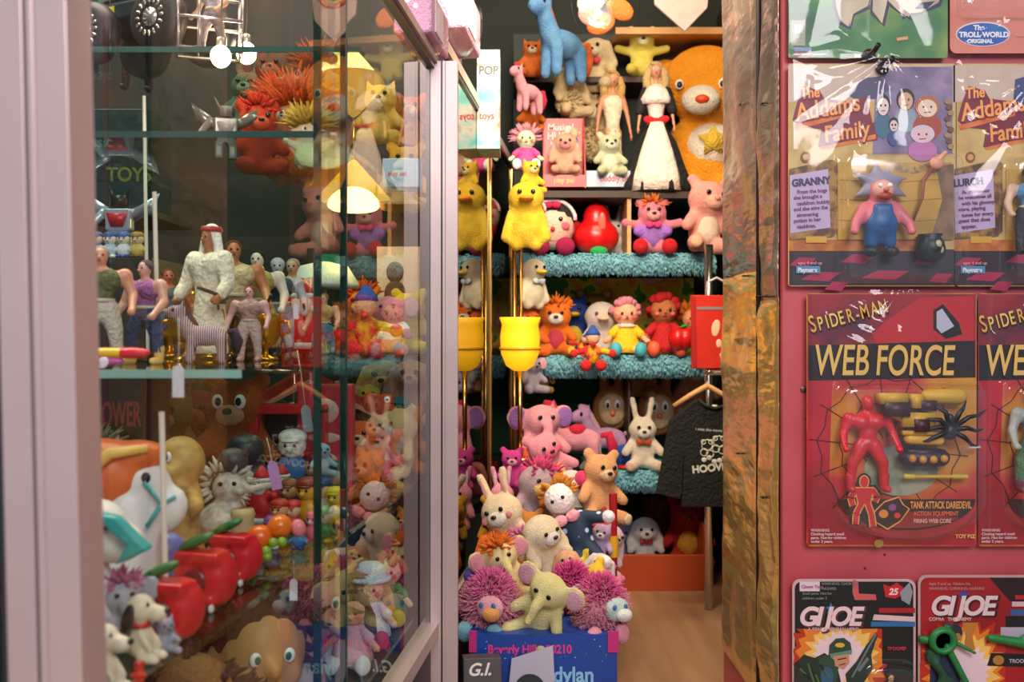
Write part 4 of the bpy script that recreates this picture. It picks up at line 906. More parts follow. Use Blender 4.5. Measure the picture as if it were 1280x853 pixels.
c.poly(V('#241418'), [(1236, 722), (1326, 722), (1326, 756), (1262, 752)])
c.rect(V('#141818'), 1256, 770, 1327, 790)
blast(c, 1205, 840, 1149, 1256, 778, 899, 5)
c.rect(V('#b8a8b8'), 1250, 784, 1290, 800)
stencil(c, 1161, 768, 33, V('#dcc4c4'), V('#3a1418')); star(c, 1204, 744, 8, V('#2448a8'))
c.rect(V('#b81c28'), 1268, 744, 1327, 749); c.rect(V('#c8b0b0'), 1264, 752, 1327, 758); c.rect(V('#2a5a90'), 1262, 762, 1327, 769)
c.text('COBRA   THE ENEMY', 1160, 775.5, 5.6, V('#d0a8a0'), bold=.2)
for i in range(2): c.text(('Ages 5 and up  Hasbro Inc.', 'WARNING: CHOKING HAZARD')[i], 1160, 731 + i*6, 4.8, V('#c89090'))
c.poly(V('#16181a'), [(1238, 816), (1300, 818), (1300, 834), (1233, 832)]); c.oval(V('#b07830'), 1247, 825, 7, 6); c.text('TROOPER', 1260, 828, 6.5, V('#a8a8b0'), bold=.2)
c.poly(V('#b87830'), [(1202, 778), (1222, 778), (1214, 794), (1218, 812), (1204, 812), (1206, 794)])
c.poly(V('#24304c'), [(1162, 826), (1180, 814), (1198, 828), (1202, 899), (1160, 899)]); c.oval(V('#1c2c3a'), 1193, 790, 9, 10); c.oval(V('#b07848'), 1196, 796, 4, 5)
c.done()
unit_parts(c, lambda T: (T.p('toy_gun', V('#1f7a3a'), B().l([(.16, -.05), (.20, 0), (.16, .05), (.12, .05), (.12, -.05)], (-.28, -.06, .72), 18, rot=(90, 0, 0)).c((-.2, 0, .62), (.10, 0, .05), .05, .045).c((-.05, 0, .66), (.16, -.04, .55), .03, .02).b((-.48, 0, .72), (.2, .08, .09))),
    T.p('toy_arms', V('#1d4a34'), B().e((-.38, .02, .5), (.12, .06, .16)).c((-.36, 0, .4), (-.22, 0, .18), .07, .06).e((-.18, .02, .86), (.09, .07, .10)).e((-.22, 0, .12), (.13, .06, .12)), fuse=.03)), 1198, 862, 90, .010, 'green_trooper')
unit_parts(c, lambda T: T.p('toy_arm', V('#237a3c'), B().c((-.4, 0, .1), (.5, 0, -.05), .10, .14).e((.45, 0, 0), (.14, .1, .2)), fuse=.03), 1254, 800, 50, .010, 'green_arm')

# ---- top row, only its lower edge in frame
c = Card(985, -150, 1184, 73, 'green and yellow jungle card at the top left of the board, jagged silver lettering'); c.dep = .012
c.base(mottle('jungle print', [(.30, '#1f4a34'), (.45, '#3c7a48'), (.58, '#8aa048'), (.72, '#c0b850'), (.85, '#b07848')], 7, .5), 4)
GT = mottle('grey claw lettering', [(.4, '#a89c88'), (.6, '#d0c4a8')], 14, .5); OT = V('#2a2c48')
claws = ([(1044, -40), (1066, -40), (1066, 10), (1060, 34), (1050, 26), (1044, 6)], [(1062, -40), (1096, -40), (1084, 8), (1066, 18), (1062, 34)], [(1092, -30), (1112, -40), (1108, 4), (1102, 30), (1090, 14)], [(1106, -40), (1136, -40), (1136, 22), (1122, 14), (1108, 0)], [(1134, -40), (1160, -40), (1152, 2), (1130, 22)], [(1128, 18), (1150, 16), (1172, 4), (1184, -20), (1160, -4)])
for P in claws:
    mx = sum(p[0] for p in P)/len(P); my = sum(p[1] for p in P)/len(P)
    c.poly(OT, [(p[0] + (3 if p[0] > mx else -3), p[1] + (4 if p[1] > my else -2)) for p in P])
for P in claws: c.poly(GT, P)
c.poly(OT, [(1142, 12), (1150, 4), (1168, 2), (1158, 12)])
c.rect(V('#9aa08c'), 988, 26, 1006, 58); c.rect(V('#c8ccd8'), 993, 32, 1003, 42)
for i in range(4): c.text('-- --- --', 989, 48 + i*5, 5, V('#d8d8c8'))
c.rect(V('#7a94c0'), 992, 60, 1014, 65); c.rect(V('#a86868'), 992, 66, 1014, 71)
c.line(V('#d0a060'), [(1120, 50), (1134, 48)], 4)
c.done(); c.wrap((1080, -120), 27.7, .004, folds=((1040, 40, 1080, 66, 5, .004), (1070, 72, 1180, 66, 5, .003), (1010, 64, 1060, 50, 5, .002)))
pegs(1080, 74, 'black peg between the green card and the cauldron card')
c = Card(1187, -150, 1330, 67, 'salmon coloured card with blue oval sticker, top right of the board'); c.dep = .012
SAL = mottle('salmon print', [(.35, '#c8705c'), (.6, '#d89080'), (.8, '#d0b0a0')], 7, .5)
c.base(SAL, 8); c.oval(V('#e0d0d0'), 1228, 43, 34, 15.5, 28); c.oval(mottle('sticker blue', [(.4, '#2050a8'), (.6, '#2c80b8')], 12, .4), 1228, 43.5, 32.5, 14.2, 28)
c.text('The', 1216, 38, 8.5, V('#e4ecf4'), bold=.4); c.text('TROLL WORLD', 1198, 47, 9, V('#e4ecf4'), bold=.4, sx=.98); c.text('ORIGINAL', 1208, 54.5, 7, V('#e4ecf4'), bold=.3)
c.text('Made in China', 1266, 47, 6, V('#e0b0a8'))
c.done(); c.blister(1196, -140, 1320, 22, .02, 10); c.wrap((1250, -120), 31, .004, folds=((1200, 60, 1280, 20, 6, .003), (1250, 30, 1280, 24, 4, .003)))
# ------------------------------------------------------------------ toys on the shelves at the end of the aisle
def keep_clear(T):
    """slide a toy sideways until it just clears the display glass"""
    o = T.o; M0 = Matrix.LocRotScale(o.location, o.rotation_euler, o.scale); lo, hi = 9, -9
    def walk(p, M):
        nonlocal lo, hi
        for ch in p.children:
            Mc = M @ ch.matrix_local
            if ch.type == 'MESH':
                for v in ch.data.vertices:
                    q = Mc @ v.co; g = q.x - XG(q.y); lo = min(lo, g); hi = max(hi, g)
            walk(ch, Mc)
    walk(o, M0); side = o.location.x - XG(o.location.y)
    if side < 0 and hi > -.014: o.location.x -= hi + .014
    if side > 0 and o.location.y > 1.55 and lo < .008: o.location.x += .008 - lo
def TY(name, label, cat, px, py, Y, h, fn, rz=0, rx=0, ry=0, group=None, **kw):
    T = Toy(name, label, cat, px, py, Y, h, rz, rx, ry, group); fn(T, **kw)
    if cat not in ('parcel', 'bagged toy'): keep_clear(T)
    return T
def PL(name, label, px, py, Y, h, col, rz=0, rx=0, ry=0, **kw): return TY(name, label, 'plush toy', px, py, Y, h, critter, rz, rx, ry, col=col, **kw)
def zy(z, Y): return 426.5 - (z - ZC) * F / Y        # the frame row of height z at depth Y
U_ = ZC + .385; F1 = ZC + .222; F2 = ZC - .040; F3 = ZC - .335; TP = ZC + .725

# upper shelves
def toy_box(name, label, px0, px1, y0, y1, Y, dep, mat, words=(), tray=None, cat='toy box'):
    a = at(px0, y1, Y); b_ = at(px1, y0, Y); W = b_.x - a.x; H = b_.z - a.z
    o = bpy.data.objects.new(name, None); sc.collection.objects.link(o); o.location = ((a.x+b_.x)/2, Y, a.z); tag(o, label, cat)
    if tray:
        B().bb(-W/2, W/2, dep-.004, dep, 0, H).build('back_card', mat, o, smooth=False)
        B().bb(-W/2, W/2, 0, .003, 0, H*tray).bb(-W/2, W/2, 0, dep, 0, .003).build('tray', mat, o, smooth=False)
        for sx_ in (-W/2, W/2): B().pr([(0, 0), (dep, 0), (dep, H), (dep*.8, H), (.003, H*tray)], 0, .003, rot=(0, 0, 90), c=(sx_, 0, 0)).build('side_card', mat, o, smooth=False)
    else: B().bb(-W/2, W/2, 0, dep, 0, H).build('carton', mat, o, smooth=False, bevel=.001)
    for s_, x, z, sz, m_, fr in words: text('printed_words', s_, m_, o, (-W/2 + x*W, (dep-.0045 if (tray and not fr) else -.0003), z*H), sz*H, bold=.02*sz*H, sx=.9)
    return o, W, H, dep
RDB = vinyl('#c81c28', .35); WH = vinyl('#f0e4dc', .5)
o, W, H, dp = toy_box('toy_box', 'red open-front toy box holding a pink lamb plush', 679, 731, 139, 235, 2.60, .09, RDB, [('Musical', .14, .84, .13, WH, 0), ('HUGGY', .12, .72, .14, WH, 0), ('LAMB', .2, .60, .13, WH, 0), ('play pal', .25, .07, .10, vinyl('#f0c060', .5), 1)], .17)
B().mat(vinyl('#4a78b8', .5)).e((.3*W, dp-.007, .66*H), (.10*W, .004, .11*H)).mat(vinyl('#e8b890', .5)).e((.3*W, dp-.008, .80*H), (.11*W, .005, .07*H)).mat(vinyl('#f0dcd0', .5)).e((.12*W, dp-.007, .84*H), (.09*W, .004, .06*H)).build('printed_picture', None, o)
PL('lamb_plush', 'pink lamb plush with floppy ears sitting in the red toy box', 706, 220, 2.62, 56, '#f0b4a8', ear='long_down', col2='#f0c89c', muz='#f0a0a0', arms='rest', inear='#f0c0b8', bighead=1.12)
o, W, H, dp = toy_box('toy_box', 'low pale blue toy box holding a pale green bear', 733, 788, 211, 235, 2.60, .08, vinyl('#b4c4dc', .4), [('cuddly bear', .3, .35, .45, vinyl('#d04048', .5), 1)], .9)
PL('bear_plush', 'pale green bear plush sitting in the low blue toy box', 761, 222, 2.615, 58, '#cfdcae', col2='#e0e6c8', muz='#f0f0dc', belly='#f0f0e0', rz=8)
TY('fashion_doll', 'blonde fashion doll in a plain cream dress, behind the pale green bear', 'doll', 766, zy(U_, 2.74), 2.74, 168, fashion_doll, hair='#d8b070', bodice='#f0e2c8', skirt='#efe0c4', rz=8)
TY('fashion_doll', 'fashion doll in black and white dress with red sash', 'doll', 820, zy(U_, 2.635), 2.635, 172, fashion_doll, hair='#d8b884', bodice='#f0e0dc', skirt='#121418', sash='#d01c24', full=True, sleeves='#1a1c22', ruff='#f0e0dc', front='#ead8d0', rz=-6)
def big_bear(T):
    O = plush('#ffa01c', '#ffac28')
    T.p('body', O, B().e((0, 0, .26), (.20, .17, .26)).e((-.02, -.06, .74), (.27, .21, .25)).e((-.27, -.02, .86), (.07, .04, .07)).e((.22, -.02, .90), (.07, .04, .07)).c((-.17, -.02, .44), (-.22, -.08, .24), .07, .07).c((.17, -.02, .44), (.22, -.08, .24), .07, .07).c((-.1, -.06, .08), (-.14, -.2, .06), .09, .09).c((.1, -.06, .08), (.14, -.2, .06), .09, .09), fuse=.024)
    T.p('muzzle', plush('#f8ece2'), B().e((-.06, -.25, .60), (.12, .10, .09))); T.p('nose', V('#e04c28'), B().e((-.06, -.335, .585), (.045, .03, .028)))
    for x in (-.19, .07):
        w_ = T.p('eye', V('#f6f0ea'), B().e((x, -.245, .70), (.028, .02, .032))); T.p('pupil', V('#181214'), B().e((x, -.26, .695), (.017, .01, .020)), under=w_)
    T.p('belly_patch', plush('#f6e8dc'), B().e((.02, -.05, .34), (.17, .15, .16))); T.p('belly_badge', plush('#f4cc48'), B().pr([((.10 if i % 2 == 0 else .055) * math.sin(i*math.pi/5) + .02, .36 + (.10 if i % 2 == 0 else .055) * math.cos(i*math.pi/5)) for i in range(10)], -.19, .02))
TY('bear_plush', 'large bright orange bear plush with white belly and yellow star patch', 'plush toy', 884, zy(U_, 2.79), 2.79, 196, big_bear, rz=-6)
PL('bear_plush', 'small yellow bear plush with arms spread, high on the top shelf', 802, zy(TP, 2.76), 2.76, 66, '#f0dc50', col2='#f4e880', arms='out', muz='#f4f0c0')
TY('pony_plush', 'sky blue pony plush with rainbow mane perched over the fluffy dog', 'plush toy', 697, 98, 2.58, 98, pony, rz=48, col='#5a98d8', mane='#e8702c', col2='#78b0e4')
PL('dog_plush', 'fluffy cream dog plush lying above the red toy box', 712, 148, 2.72, 66, '#e8d0a0', ear='long_down', fuzzy=True, muz='#f0e4cc', rz=25)
PL('dog_plush', 'cream puppy plush with pink collar behind the blonde doll', 745, 118, 2.80, 76, '#e8d4ac', ear='long_down', muz='#f4e8d4', bow='#d8405c', rz=-20)
PL('dog_plush', 'long-haired cream dog plush filling the gap beside the blonde doll', 738, 200, 2.82, 84, '#e4cc9c', ear='long_down', fuzzy=True, muz='#ecdcc0')
PL('cat_plush', 'orange kitten plush with pale muzzle beneath the blue pony', 661, 98, 2.70, 50, '#e0722c', ear='pointed', muz='#f0d8c0')
TY('pony_plush', 'pink pony plush with crimson mane by the case corner', 'plush toy', 646, 140, 2.52, 56, pony, rz=50, col='#f0a4b4', mane='#d02c50')
PL('duck_plush', 'orange duck plush squashed under the pink pony', 655, 168, 2.66, 50, '#f07c24', ear='none', beak='#f0b030')
TY('clown_doll', 'green-faced clown doll with pink hair above the yellow plush pair', 'doll', 646, 216, 2.45, 62, rag_doll, hair='#e89cb0', dress='#e84c94', skin='#c4e0b4', shoe='#e8f0f0', style='spiky')
toy_box('toy_box', 'turquoise and yellow printed box standing on the glass case', 596, 625, 62, 186, 1.95, .10, mottle('busy box print', [(.30, '#2a9c98'), (.42, '#6cc4c0'), (.5, '#c8c8b8'), (.58, '#8a6c60'), (.7, '#e0c040')], 14, .4), [('POP', .08, .75, .12, V('#1c2c30'), 1), ('toys', .1, .3, .10, V('#c83028'), 1)])
PL('bear_plush', 'white bear plush in red scarf at the very top beside the case', 600, 38, 2.1, 62, '#f0e8e4', bow='#d83c34')
# bags hanging at the top
def bagged(label, px, py, Y, w_, h_, cols, round_=True, rz=0):
    T = Toy('toy_bag', label, 'bagged toy', px, py, Y, h_, rz); a = w_/h_
    b = B().e((0, 0, .5), (a*.5, .10, .5), seg=24, rings=16)
    if not round_: b = B().pr([(-.5*a, 1), (.5*a, 1), (.42*a, .35), (.05*a, 0), (-.45*a, .40)], .02, .05)
    T.p('clear_bag', WRAP if round_ else V('#c8a8a8'), b, smooth=round_, bevel=0 if round_ else .015)
    rnd = random.Random(px)
    for i, cc in enumerate(cols):
        x = rnd.uniform(-.32, .32)*a if round_ else 0; T.p('bagged_piece', cloth(cc), B().e((x, -.0 if round_ else -.03, .22 + .5*i/len(cols)), (.22*a, .05, .14), (0, rnd.uniform(-40, 40), 0)))
    T.p('hook', CHROME, B().t([(0, 0, .96), (0, 0, 1.1), (.03, 0, 1.14), (.0, 0, 1.18)], .012, 6)); return T
bagged('round clear bag of orange and pink doll clothes hanging above the blonde doll', 757, 50, 2.45, 86, 92, ['#f07430', '#f0a8a0', '#f08038', '#e8e8e8', '#3c98a8'])
T = bagged('pinkish shield-shaped pouch with a rainbow, hanging over the orange bear', 852, 40, 2.45, 76, 84, [], False)
rb = B()
for i, cc in enumerate(('#d83c30', '#e8b030', '#3c9c50')): rb.mat(V(cc)).t([(math.cos(R(a))*(.34 - i*.05) + .05, -.035, .95 + math.sin(R(a))*(.42 - i*.06)) for a in range(185, 350, 15)], .022, 6)
T.p('rainbow', None, rb)

# first turquoise shelf and the dark cubby
def round_doll(T, cap='#201820', feet='#b81c58', skin='#f4c4b0'):
    T.p('head', cloth(skin), B().e((0, 0, .52), (.40, .34, .42)))
    T.p('cap', cloth(cap), B().e((0, .05, .66), (.42, .34, .34)))
    T.p('ruffle', cloth('#f0e4e4'), B().t([(.41*math.cos(R(a)), -.12, .62 + .36*math.sin(R(a))) for a in range(0, 181, 12)], .035, 8))
    T.p('bow', cloth('#c81c50'), B().e((-.07, -.30, .87), (.08, .04, .06)).e((.07, -.30, .87), (.08, .04, .06)))
    eyes(T, .14, -.325, .62, .038)
    for s in (-1, 1): T.p('cheek', cloth('#ec6478'), B().e((s*.22, -.285, .50), (.085, .03, .07)))
    T.p('mouth', vinyl('#c82834', .4), B().e((0, -.345, .44), (.04, .02, .045)))
    for s in (-1, 1): T.p('foot', plush(feet), B().e((s*.22, -.33, .14), (.17, .16, .16)))
TY('round_doll', 'round pink-faced doll in black cap with magenta ball feet', 'doll', 690, zy(F1, 2.60), 2.60, 70, round_doll)
TY('round_doll', 'round pink-faced doll with red cap pressed against the glass', 'doll', 661, zy(F1, 2.50) - 20, 2.50, 50, round_doll, cap='#d84838', feet='#d8304c')
T = Toy('tomato_plush', 'small round red tomato plush in the dark cubby', 'plush toy', 717, zy(F1, 2.70) - 14, 2.70, 34); T.p('body', vinyl('#d82c20', .4), B().e((0, 0, .5), (.5, .45, .5))); T.p('stem', cloth('#2c7a38'), B().e((0, -.1, .97), (.16, .14, .05)))
def pear(T):
    T.p('body', vinyl('#d41418', .3), B().e((0, 0, .34), (.42, .36, .34)).e((.0, 0, .68), (.24, .22, .28)), fuse=.04)
    T.p('leaf', cloth('#1c9c50'), B().e((.02, -.36, .06), (.16, .06, .09), (0, 0, 0))); T.p('stripe', vinyl('#e87060', .3), B().e((.08, -.30, .55), (.07, .04, .2), (12, 0, 0)))
TY('pear_plush', 'big shiny red pear plush with green leaf at its foot', 'plush toy', 745, zy(F1, 2.62), 2.62, 70, pear)
PL('rabbit_plush', 'small white rabbit plush peeping from behind the red pear', 767, zy(F1, 2.72), 2.72, 54, '#f0ece8', ear='long_up', inear='#f0a0a8')
PL('monkey_plush', 'magenta monkey plush with purple puff body and red feet', 815, zy(F1, 2.59), 2.59, 74, '#e8889c', ear='round', feet='#d8182c', hair='#f08030', belly='#a070c8', muz='#f0b0b0', arms='out', shirt='#9868c8', bow='#e83c80')
PL('pig_plush', 'large pale pink pig plush slumped at the right end of the fur shelf', 878, zy(F1, 2.56), 2.56, 98, '#f4a8a0', ear='round', muz='#f4b8a8', nose='#e88880', belly='#f4d8c8', pad='#f4c0a0', rz=12, ry=6, bighead=1.1)

# second turquoise shelf
PL('lion_plush', 'orange lion plush with white face and red bib', 694, zy(F2, 2.60), 2.60, 72, '#f07a1c', ear='round', muz='#f4ece0', belly='#d04058', hair='#f07a1c', pad='#f4d040', bighead=1.15)
PL('bird_plush', 'dark blue bird plush with yellow trim behind the orange lion', 716, zy(F2, 2.72), 2.72, 78, '#1c3c8c', ear='pointed', beak='#f0c020', belly='#f0c83c', arms='out')
T = PL('chick_plush', 'round white fluffy chick plush in the middle of the lower fur shelf', 752, zy(F2, 2.66), 2.66, 70, '#f8e4dc', ear='none', eye='#6a5048', beak='#f0c0a0', fuzzy=False, bighead=1.25, feet='#d83028')
PL('bear_plush', 'small brown bear plush with a halo of gold behind the white chick', 742, zy(F2, 2.84), 2.84, 84, '#c89040', inear='#e8c080')
TY('rag_doll', 'rag doll with candy pink curls and yellow dress', 'doll', 782, zy(F2, 2.60), 2.60, 80, rag_doll, hair='#f098ac', dress='#f4c420', shoe='#48b4c8', skin='#f0b090', sleeve='#f4e8e0', style='curly')
TY('rag_doll', 'rag doll with scarlet curls and red dress', 'doll', 829, zy(F2, 2.62), 2.62, 86, rag_doll, hair='#c81820', dress='#b8141c', shoe='#f06038', skin='#b0683c', style='curly', leg='#e84030')
TY('rag_doll', 'rag doll with orange hair and red and green shoes', 'doll', 866, zy(F2, 2.66), 2.66, 70, rag_doll, hair='#f0841c', dress='#d8201c', shoe='#a8c440', skin='#f0a878', style='spiky')
T = Toy('apple_plush', 'shiny red apple plush held before the orange-haired doll', 'plush toy', 852, zy(F2, 2.54) - 8, 2.54, 32); T.p('body', vinyl('#d41818', .3), B().e((-.15, 0, .45), (.36, .4, .45)).e((.15, 0, .45), (.36, .4, .45)), fuse=.06); T.p('leaf', cloth('#2c9c3c'), B().e((.08, -.1, .95), (.18, .1, .06), (0, -20, 0)))
def jester(T):
    T.p('body', cloth('#f0c024', '#d02828', 6), B().e((0, 0, .40), (.18, .16, .26)).c((-.12, 0, .5), (-.42, -.1, .42), .08, .08).c((.12, 0, .5), (.42, -.1, .42), .08, .08), fuse=.04)
    T.p('head', cloth('#f0b890'), B().e((0, -.04, .78), (.17, .16, .17))); T.p('cap', cloth('#2c58b0'), B().l([(.19, .84), (.16, .92), (.04, 1.08)], (0, 0, 0), 14))
    for s in (-1, 1): T.p('foot', cloth('#d82424'), B().e((s*.18, -.2, .12), .14)); T.p('glove', cloth('#d82424'), B().e((s*.46, -.12, .40), .10))
    T.p('pompom', plush('#e02828'), B().e((0, -.22, .62), .06))
TY('jester_doll', 'small jester doll in yellow, red and blue hanging over the fur edge', 'doll', 741, 463, 2.50, 52, jester)
TY('jester_doll', 'sprawled yellow jester doll with red gloves beside the orange lion', 'doll', 722, zy(F2, 2.58), 2.58, 30, jester, ry=25)
PL('fox_plush', 'orange fox plush leaning on the glass left of the lion', 660, zy(F2, 2.45), 2.45, 66, '#f06c24', ear='pointed', muz='#f8b8a0', rz=20, belly='#f8d050')
PL('duck_plush', 'cream duck plush with yellow bill standing above the orange fox', 666, 386, 2.42, 68, '#f4e6c4', ear='none', beak='#f0c428', rz=35, stand=True, arms='down', bow='#c8dce4')
PL('chick_plush', 'furry yellow chick plush hanging high against the glass', 653, 312, 2.30, 92, '#f8c418', col2='#fcdc48', ear='none', beak='#f09020', stand=True, arms='down')
PL('cat_plush', 'yellow kitten plush looking down over the hanging yellow chick', 663, 244, 2.36, 46, '#f8cc38', ear='pointed', muz='#fce8a8', rz=25)

# third turquoise shelf
TY('pony_plush', 'pink pony plush with red mane and red saddle', 'plush toy', 712, 588, 2.45, 84, pony, col='#f0a0b4', mane='#d8284c', saddle='#e02444', rz=-8)
TY('pony_plush', 'lilac pony plush with long legs left of the black shirt', 'plush toy', 750, 582, 2.62, 74, pony, col='#d0a0cc', mane='#e8b0c8', rz=20)
PL('elephant_plush', 'pale pink elephant plush with purple ears by the brass rods', 676, 590, 2.30, 92, '#f4a4b0', ear='big', trunk=True, inear='#a070c0', rz=18)
def face_pillow(T, col='#b87838', face='#f0c898'):
    T.p('body', plush(col), B().e((0, 0, .42), (.36, .20, .42)).c((-.12, 0, .75), (-.15, 0, 1.10), .10, .09).c((.12, 0, .75), (.16, 0, 1.10), .10, .09), fuse=.04)
    T.p('face', plush(face), B().e((0, -.13, .42), (.26, .12, .30)))
    for s in (-1, 1): T.p('eye', V('#f8f4f0'), B().e((s*.09, -.25, .52), (.055, .02, .09))); T.p('pupil', V('#1a1618'), B().e((s*.09, -.268, .50), (.03, .012, .05)))
    T.p('nose', V('#e87850'), B().e((0, -.26, .36), (.05, .03, .05))); T.p('inner_ear', plush('#e8b070'), B().e((-.14, -.08, 1.02), (.05, .03, .09)).e((.15, -.08, 1.02), (.05, .03, .09)))
TY('rabbit_pillow', 'tan rabbit pillow with big black eyes, the one by the green panel', 'plush toy', 764, 540, 2.72, 68, face_pillow)
TY('rabbit_pillow', 'ginger rabbit pillow with big black eyes beside the black shirt', 'plush toy', 822, 545, 2.76, 74, face_pillow, col='#c06a30', face='#f0c0a0')
PL('rabbit_plush', 'white rabbit plush with brown scarf on the lowest turquoise shelf', 803, zy(F3, 2.60), 2.60, 72, '#f4e4d0', ear='long_up', bow='#b85020', muz='#f8f0e4', pad='#f4c8b0')
T = Toy('ball_plush', 'spiky royal blue ball toy between the ponies and the white rabbit', 'toy ball', 780, zy(F3, 2.62), 2.62, 34); T.p('ball', plush('#1c58b8'), B().e((0, 0, .5), .42)); T.p('spikes', plush('#2438a0'), B().tufts((0, 0, .5), .42, 60, .16, .05, 3)); T.p('foot', V('#d82028'), B().e((0, -.3, .1), (.25, .2, .1)))
PL('cat_plush', 'pale grey kitten plush sitting in front of the lilac pony', 742, 598, 2.50, 44, '#d4dcd4', ear='pointed', muz='#f4f4f0', rz=-20)
PL('bear_plush', 'tan bear plush high under the middle fur shelf', 795, 498, 2.78, 66, '#d89858', ear='round', muz='#f0c8a0')
PL('pig_plush', 'dusky pink pig plush behind the coat hanger', 868, 520, 2.80, 80, '#d88878', muz='#e8a898')
PL('bear_plush', 'brown bear plush with pale inner ears behind the small grey mouse', 676, 492, 2.60, 48, '#a87838', ear='round', muz='#e8c890', inear='#e8c890')
PL('mouse_plush', 'grey mouse plush with pink ears beside the tulip lamp', 664, 492, 2.34, 50, '#a8a0b0', ear='big', inear='#e8b0c0', rz=30)
PL('bear_plush', 'dark red bear plush in the bottom cubby beside the black shirt', 858, 705, 2.72, 90, '#b02018', ear='round', belly='#e0a030')
PL('dog_plush', 'white dog plush with a red bow in the orange crate', 806, 706, 2.70, 62, '#e0dce0', ear='long_down', bighead=1.2, muz='#f0ecec', nose='#282028', bow='#c83030')
PL('bear_plush', 'lavender bear plush at the left inside the orange crate', 776, 706, 2.74, 56, '#8c84b0', ear='round', muz='#c8c0d8')
PL('bear_plush', 'dim brown bear plush with red tuft behind the white dog in the orange crate', 822, 690, 2.82, 66, '#7c3828', ear='round', hair='#c83828')
# orange crate
a = at(762, 0, 2.62).x; b_ = at(884, 0, 2.62).x
o = B().bb(a, b_, 2.60, 2.612, .0, at(0, 694, 2.6).z).bb(a, a + .012, 2.612, 2.90, 0, .09).bb(b_ - .012, b_, 2.612, 2.90, 0, .17).bb(a, b_, 2.89, 2.90, 0, .09).bb(a, b_, 2.61, 2.9, .003, .012).build('orange_crate', vinyl('#b8481c', .5), smooth=False, bevel=.002)
tag(o, 'low orange wooden crate on the floor under the turquoise shelves', 'crate')

# black printed shirt on its wooden hanger
T = Toy('coat_hanger', 'pale wooden hanger carrying the black printed shirt', 'hanger', 884, 505, 2.29, 30); T.p('bar', mottle('pale wood', [], 5), B().t([(-1.4, 0, -.1), (-.7, 0, .35), (0, 0, .75), (.7, 0, .35), (1.4, 0, -.1)], [.10, .12, .14, .12, .10], 10)); T.p('hook', CHROME, B().t([(0, 0, .8), (0, 0, 1.25), (.12, 0, 1.4), (.22, 0, 1.25)], .035, 8))
def shirt_panel(y, sgn):
    k = .15/100; P = lambda x, z: (x*k, z*k)
    return [P(-22, 0), P(-34, -8), P(-60, -30), P(-78, -128), P(-46, -136), P(-40, -62), P(-44, -146), P(44, -146), P(40, -62), P(46, -136), P(78, -128), P(60, -30), P(34, -8), P(22, 0), P(12, -9), P(0, -12), P(-12, -9)]
T = Toy('t_shirt', 'black t-shirt with white cartoon print hanging at the end of the aisle', 'shirt', 892, 499, 2.28, 92); k1 = 1
b = B(); pts = [(x / .15 * 1.0, z / .15 * 1.0) for x, z in shirt_panel(0, 1)]
b.pr(pts, .06, .12); oo = T.p('cloth', cloth('#0d1010', '#111616', 5), b, smooth=False, bevel=.03)
T.p('collar', cloth('#202426'), B().t([(-.22, -.07, .0), (-.12, -.075, -.09), (0, -.08, -.12), (.12, -.075, -.09), (.22, -.07, .0)], .022, 8))
T.p('size_label', V('#d8d8c8'), B().b((0, -.07, -.10), (.07, .01, .05)))
PW = V('#d8dcd0')
art = B()
for cx, cz in ((-.10, -.62), (.06, -.57), (.22, -.61)):
    for dx, dz, r_ in ((0, 0, .075), (-.04, -.10, .05), (.04, -.12, .05), (.05, .04, .03), (-.05, .04, .03)):
        art.t([(cx + dx + r_*math.cos(R(q)), -.063, cz + dz + r_*math.sin(R(q))) for q in range(0, 361, 40)], .008, 4)
for q in range(7): art.e((-.14 + q*.07, -.063, -.82 + .03*math.sin(q*2)), (.04, .006, .035), seg=8, rings=5)
T.p('print', PW, art)
text('print_lettering', 'HOOVED CO.', PW, T.o, (-.30, -.064, -1.00), .135, ext=.003, bold=.006, rot=(90, -6, 0)); text('print_lettering', 'i met the cows', PW, T.o, (-.26, -.064, -.42), .06, ext=.003, rot=(90, 4, 0))
# red shopping bag hung on the pole
T = Toy('paper_bag', 'red paper bag with white strokes and grey band, hung on the pole', 'bag', 893, 461, 2.385, 92)
T.p('bag', V('#d42c1c'), B().bb(-.30, .34, 0, .12, 0, 1.0), smooth=False, bevel=.01); T.p('side_gusset', V('#b01c18'), B().pr([(-.30, .0), (-.24, .03), (-.26, .98), (-.33, 1.0)], 0.0, .015), smooth=False)
T.p('band', V('#8c8488'), B().bb(-.24, .34, -.008, -.001, .80, .84), smooth=False)
b = B()
for x, z, rx_, rz_, an in ((.02, .55, .06, .12, 10), (.18, .62, .05, .08, -20), (.06, .34, .04, .06, 0), (.22, .38, .06, .10, 20), (.12, .18, .05, .05, 0), (.24, .15, .04, .06, 0)): b.e((x, -.003, z), (rx_, .006, rz_), (0, an, 0), 10, 6)
T.p('printed_strokes', V('#f0c8a8'), b); T.p('handle', V('#c8c0b8'), B().t([(-.1, .05, 1.0), (-.08, .05, 1.18), (.04, .05, 1.24), (.16, .05, 1.18), (.18, .05, 1.0)], .018, 6))

# glowing yellow tulip lamp against the glass
def tulip(T):
    G = glow('#f4b418', .9)
    T.p('shade', G, B().l([(.07, .38), (.16, .44), (.22, .58), (.23, .78), (.21, .92), (.24, 1.0), (.22, 1.0), (.19, .92)], (0, 0, 0), 20, 1, .8, wave=.05, nw=4))
    T.p('stem', GOLDM, B().t([(0, 0, .42), (0, 0, -.62)], .028, 10)); T.p('rim', vinyl('#e8a820', .3), B().l([(.235, .62), (.245, .64), (.235, .66)], (0, 0, 0), 20, 1, .8)); T.p('foot', GOLDM, B().l([(.2, -.66), (.2, -.62), (.04, -.60)], (0, 0, 0), 16))
LT = TY('floor_lamp', 'yellow tulip-shaped lamp on a brass stem, touching the glass', 'lamp', 650, 505, 2.20, 108, tulip)

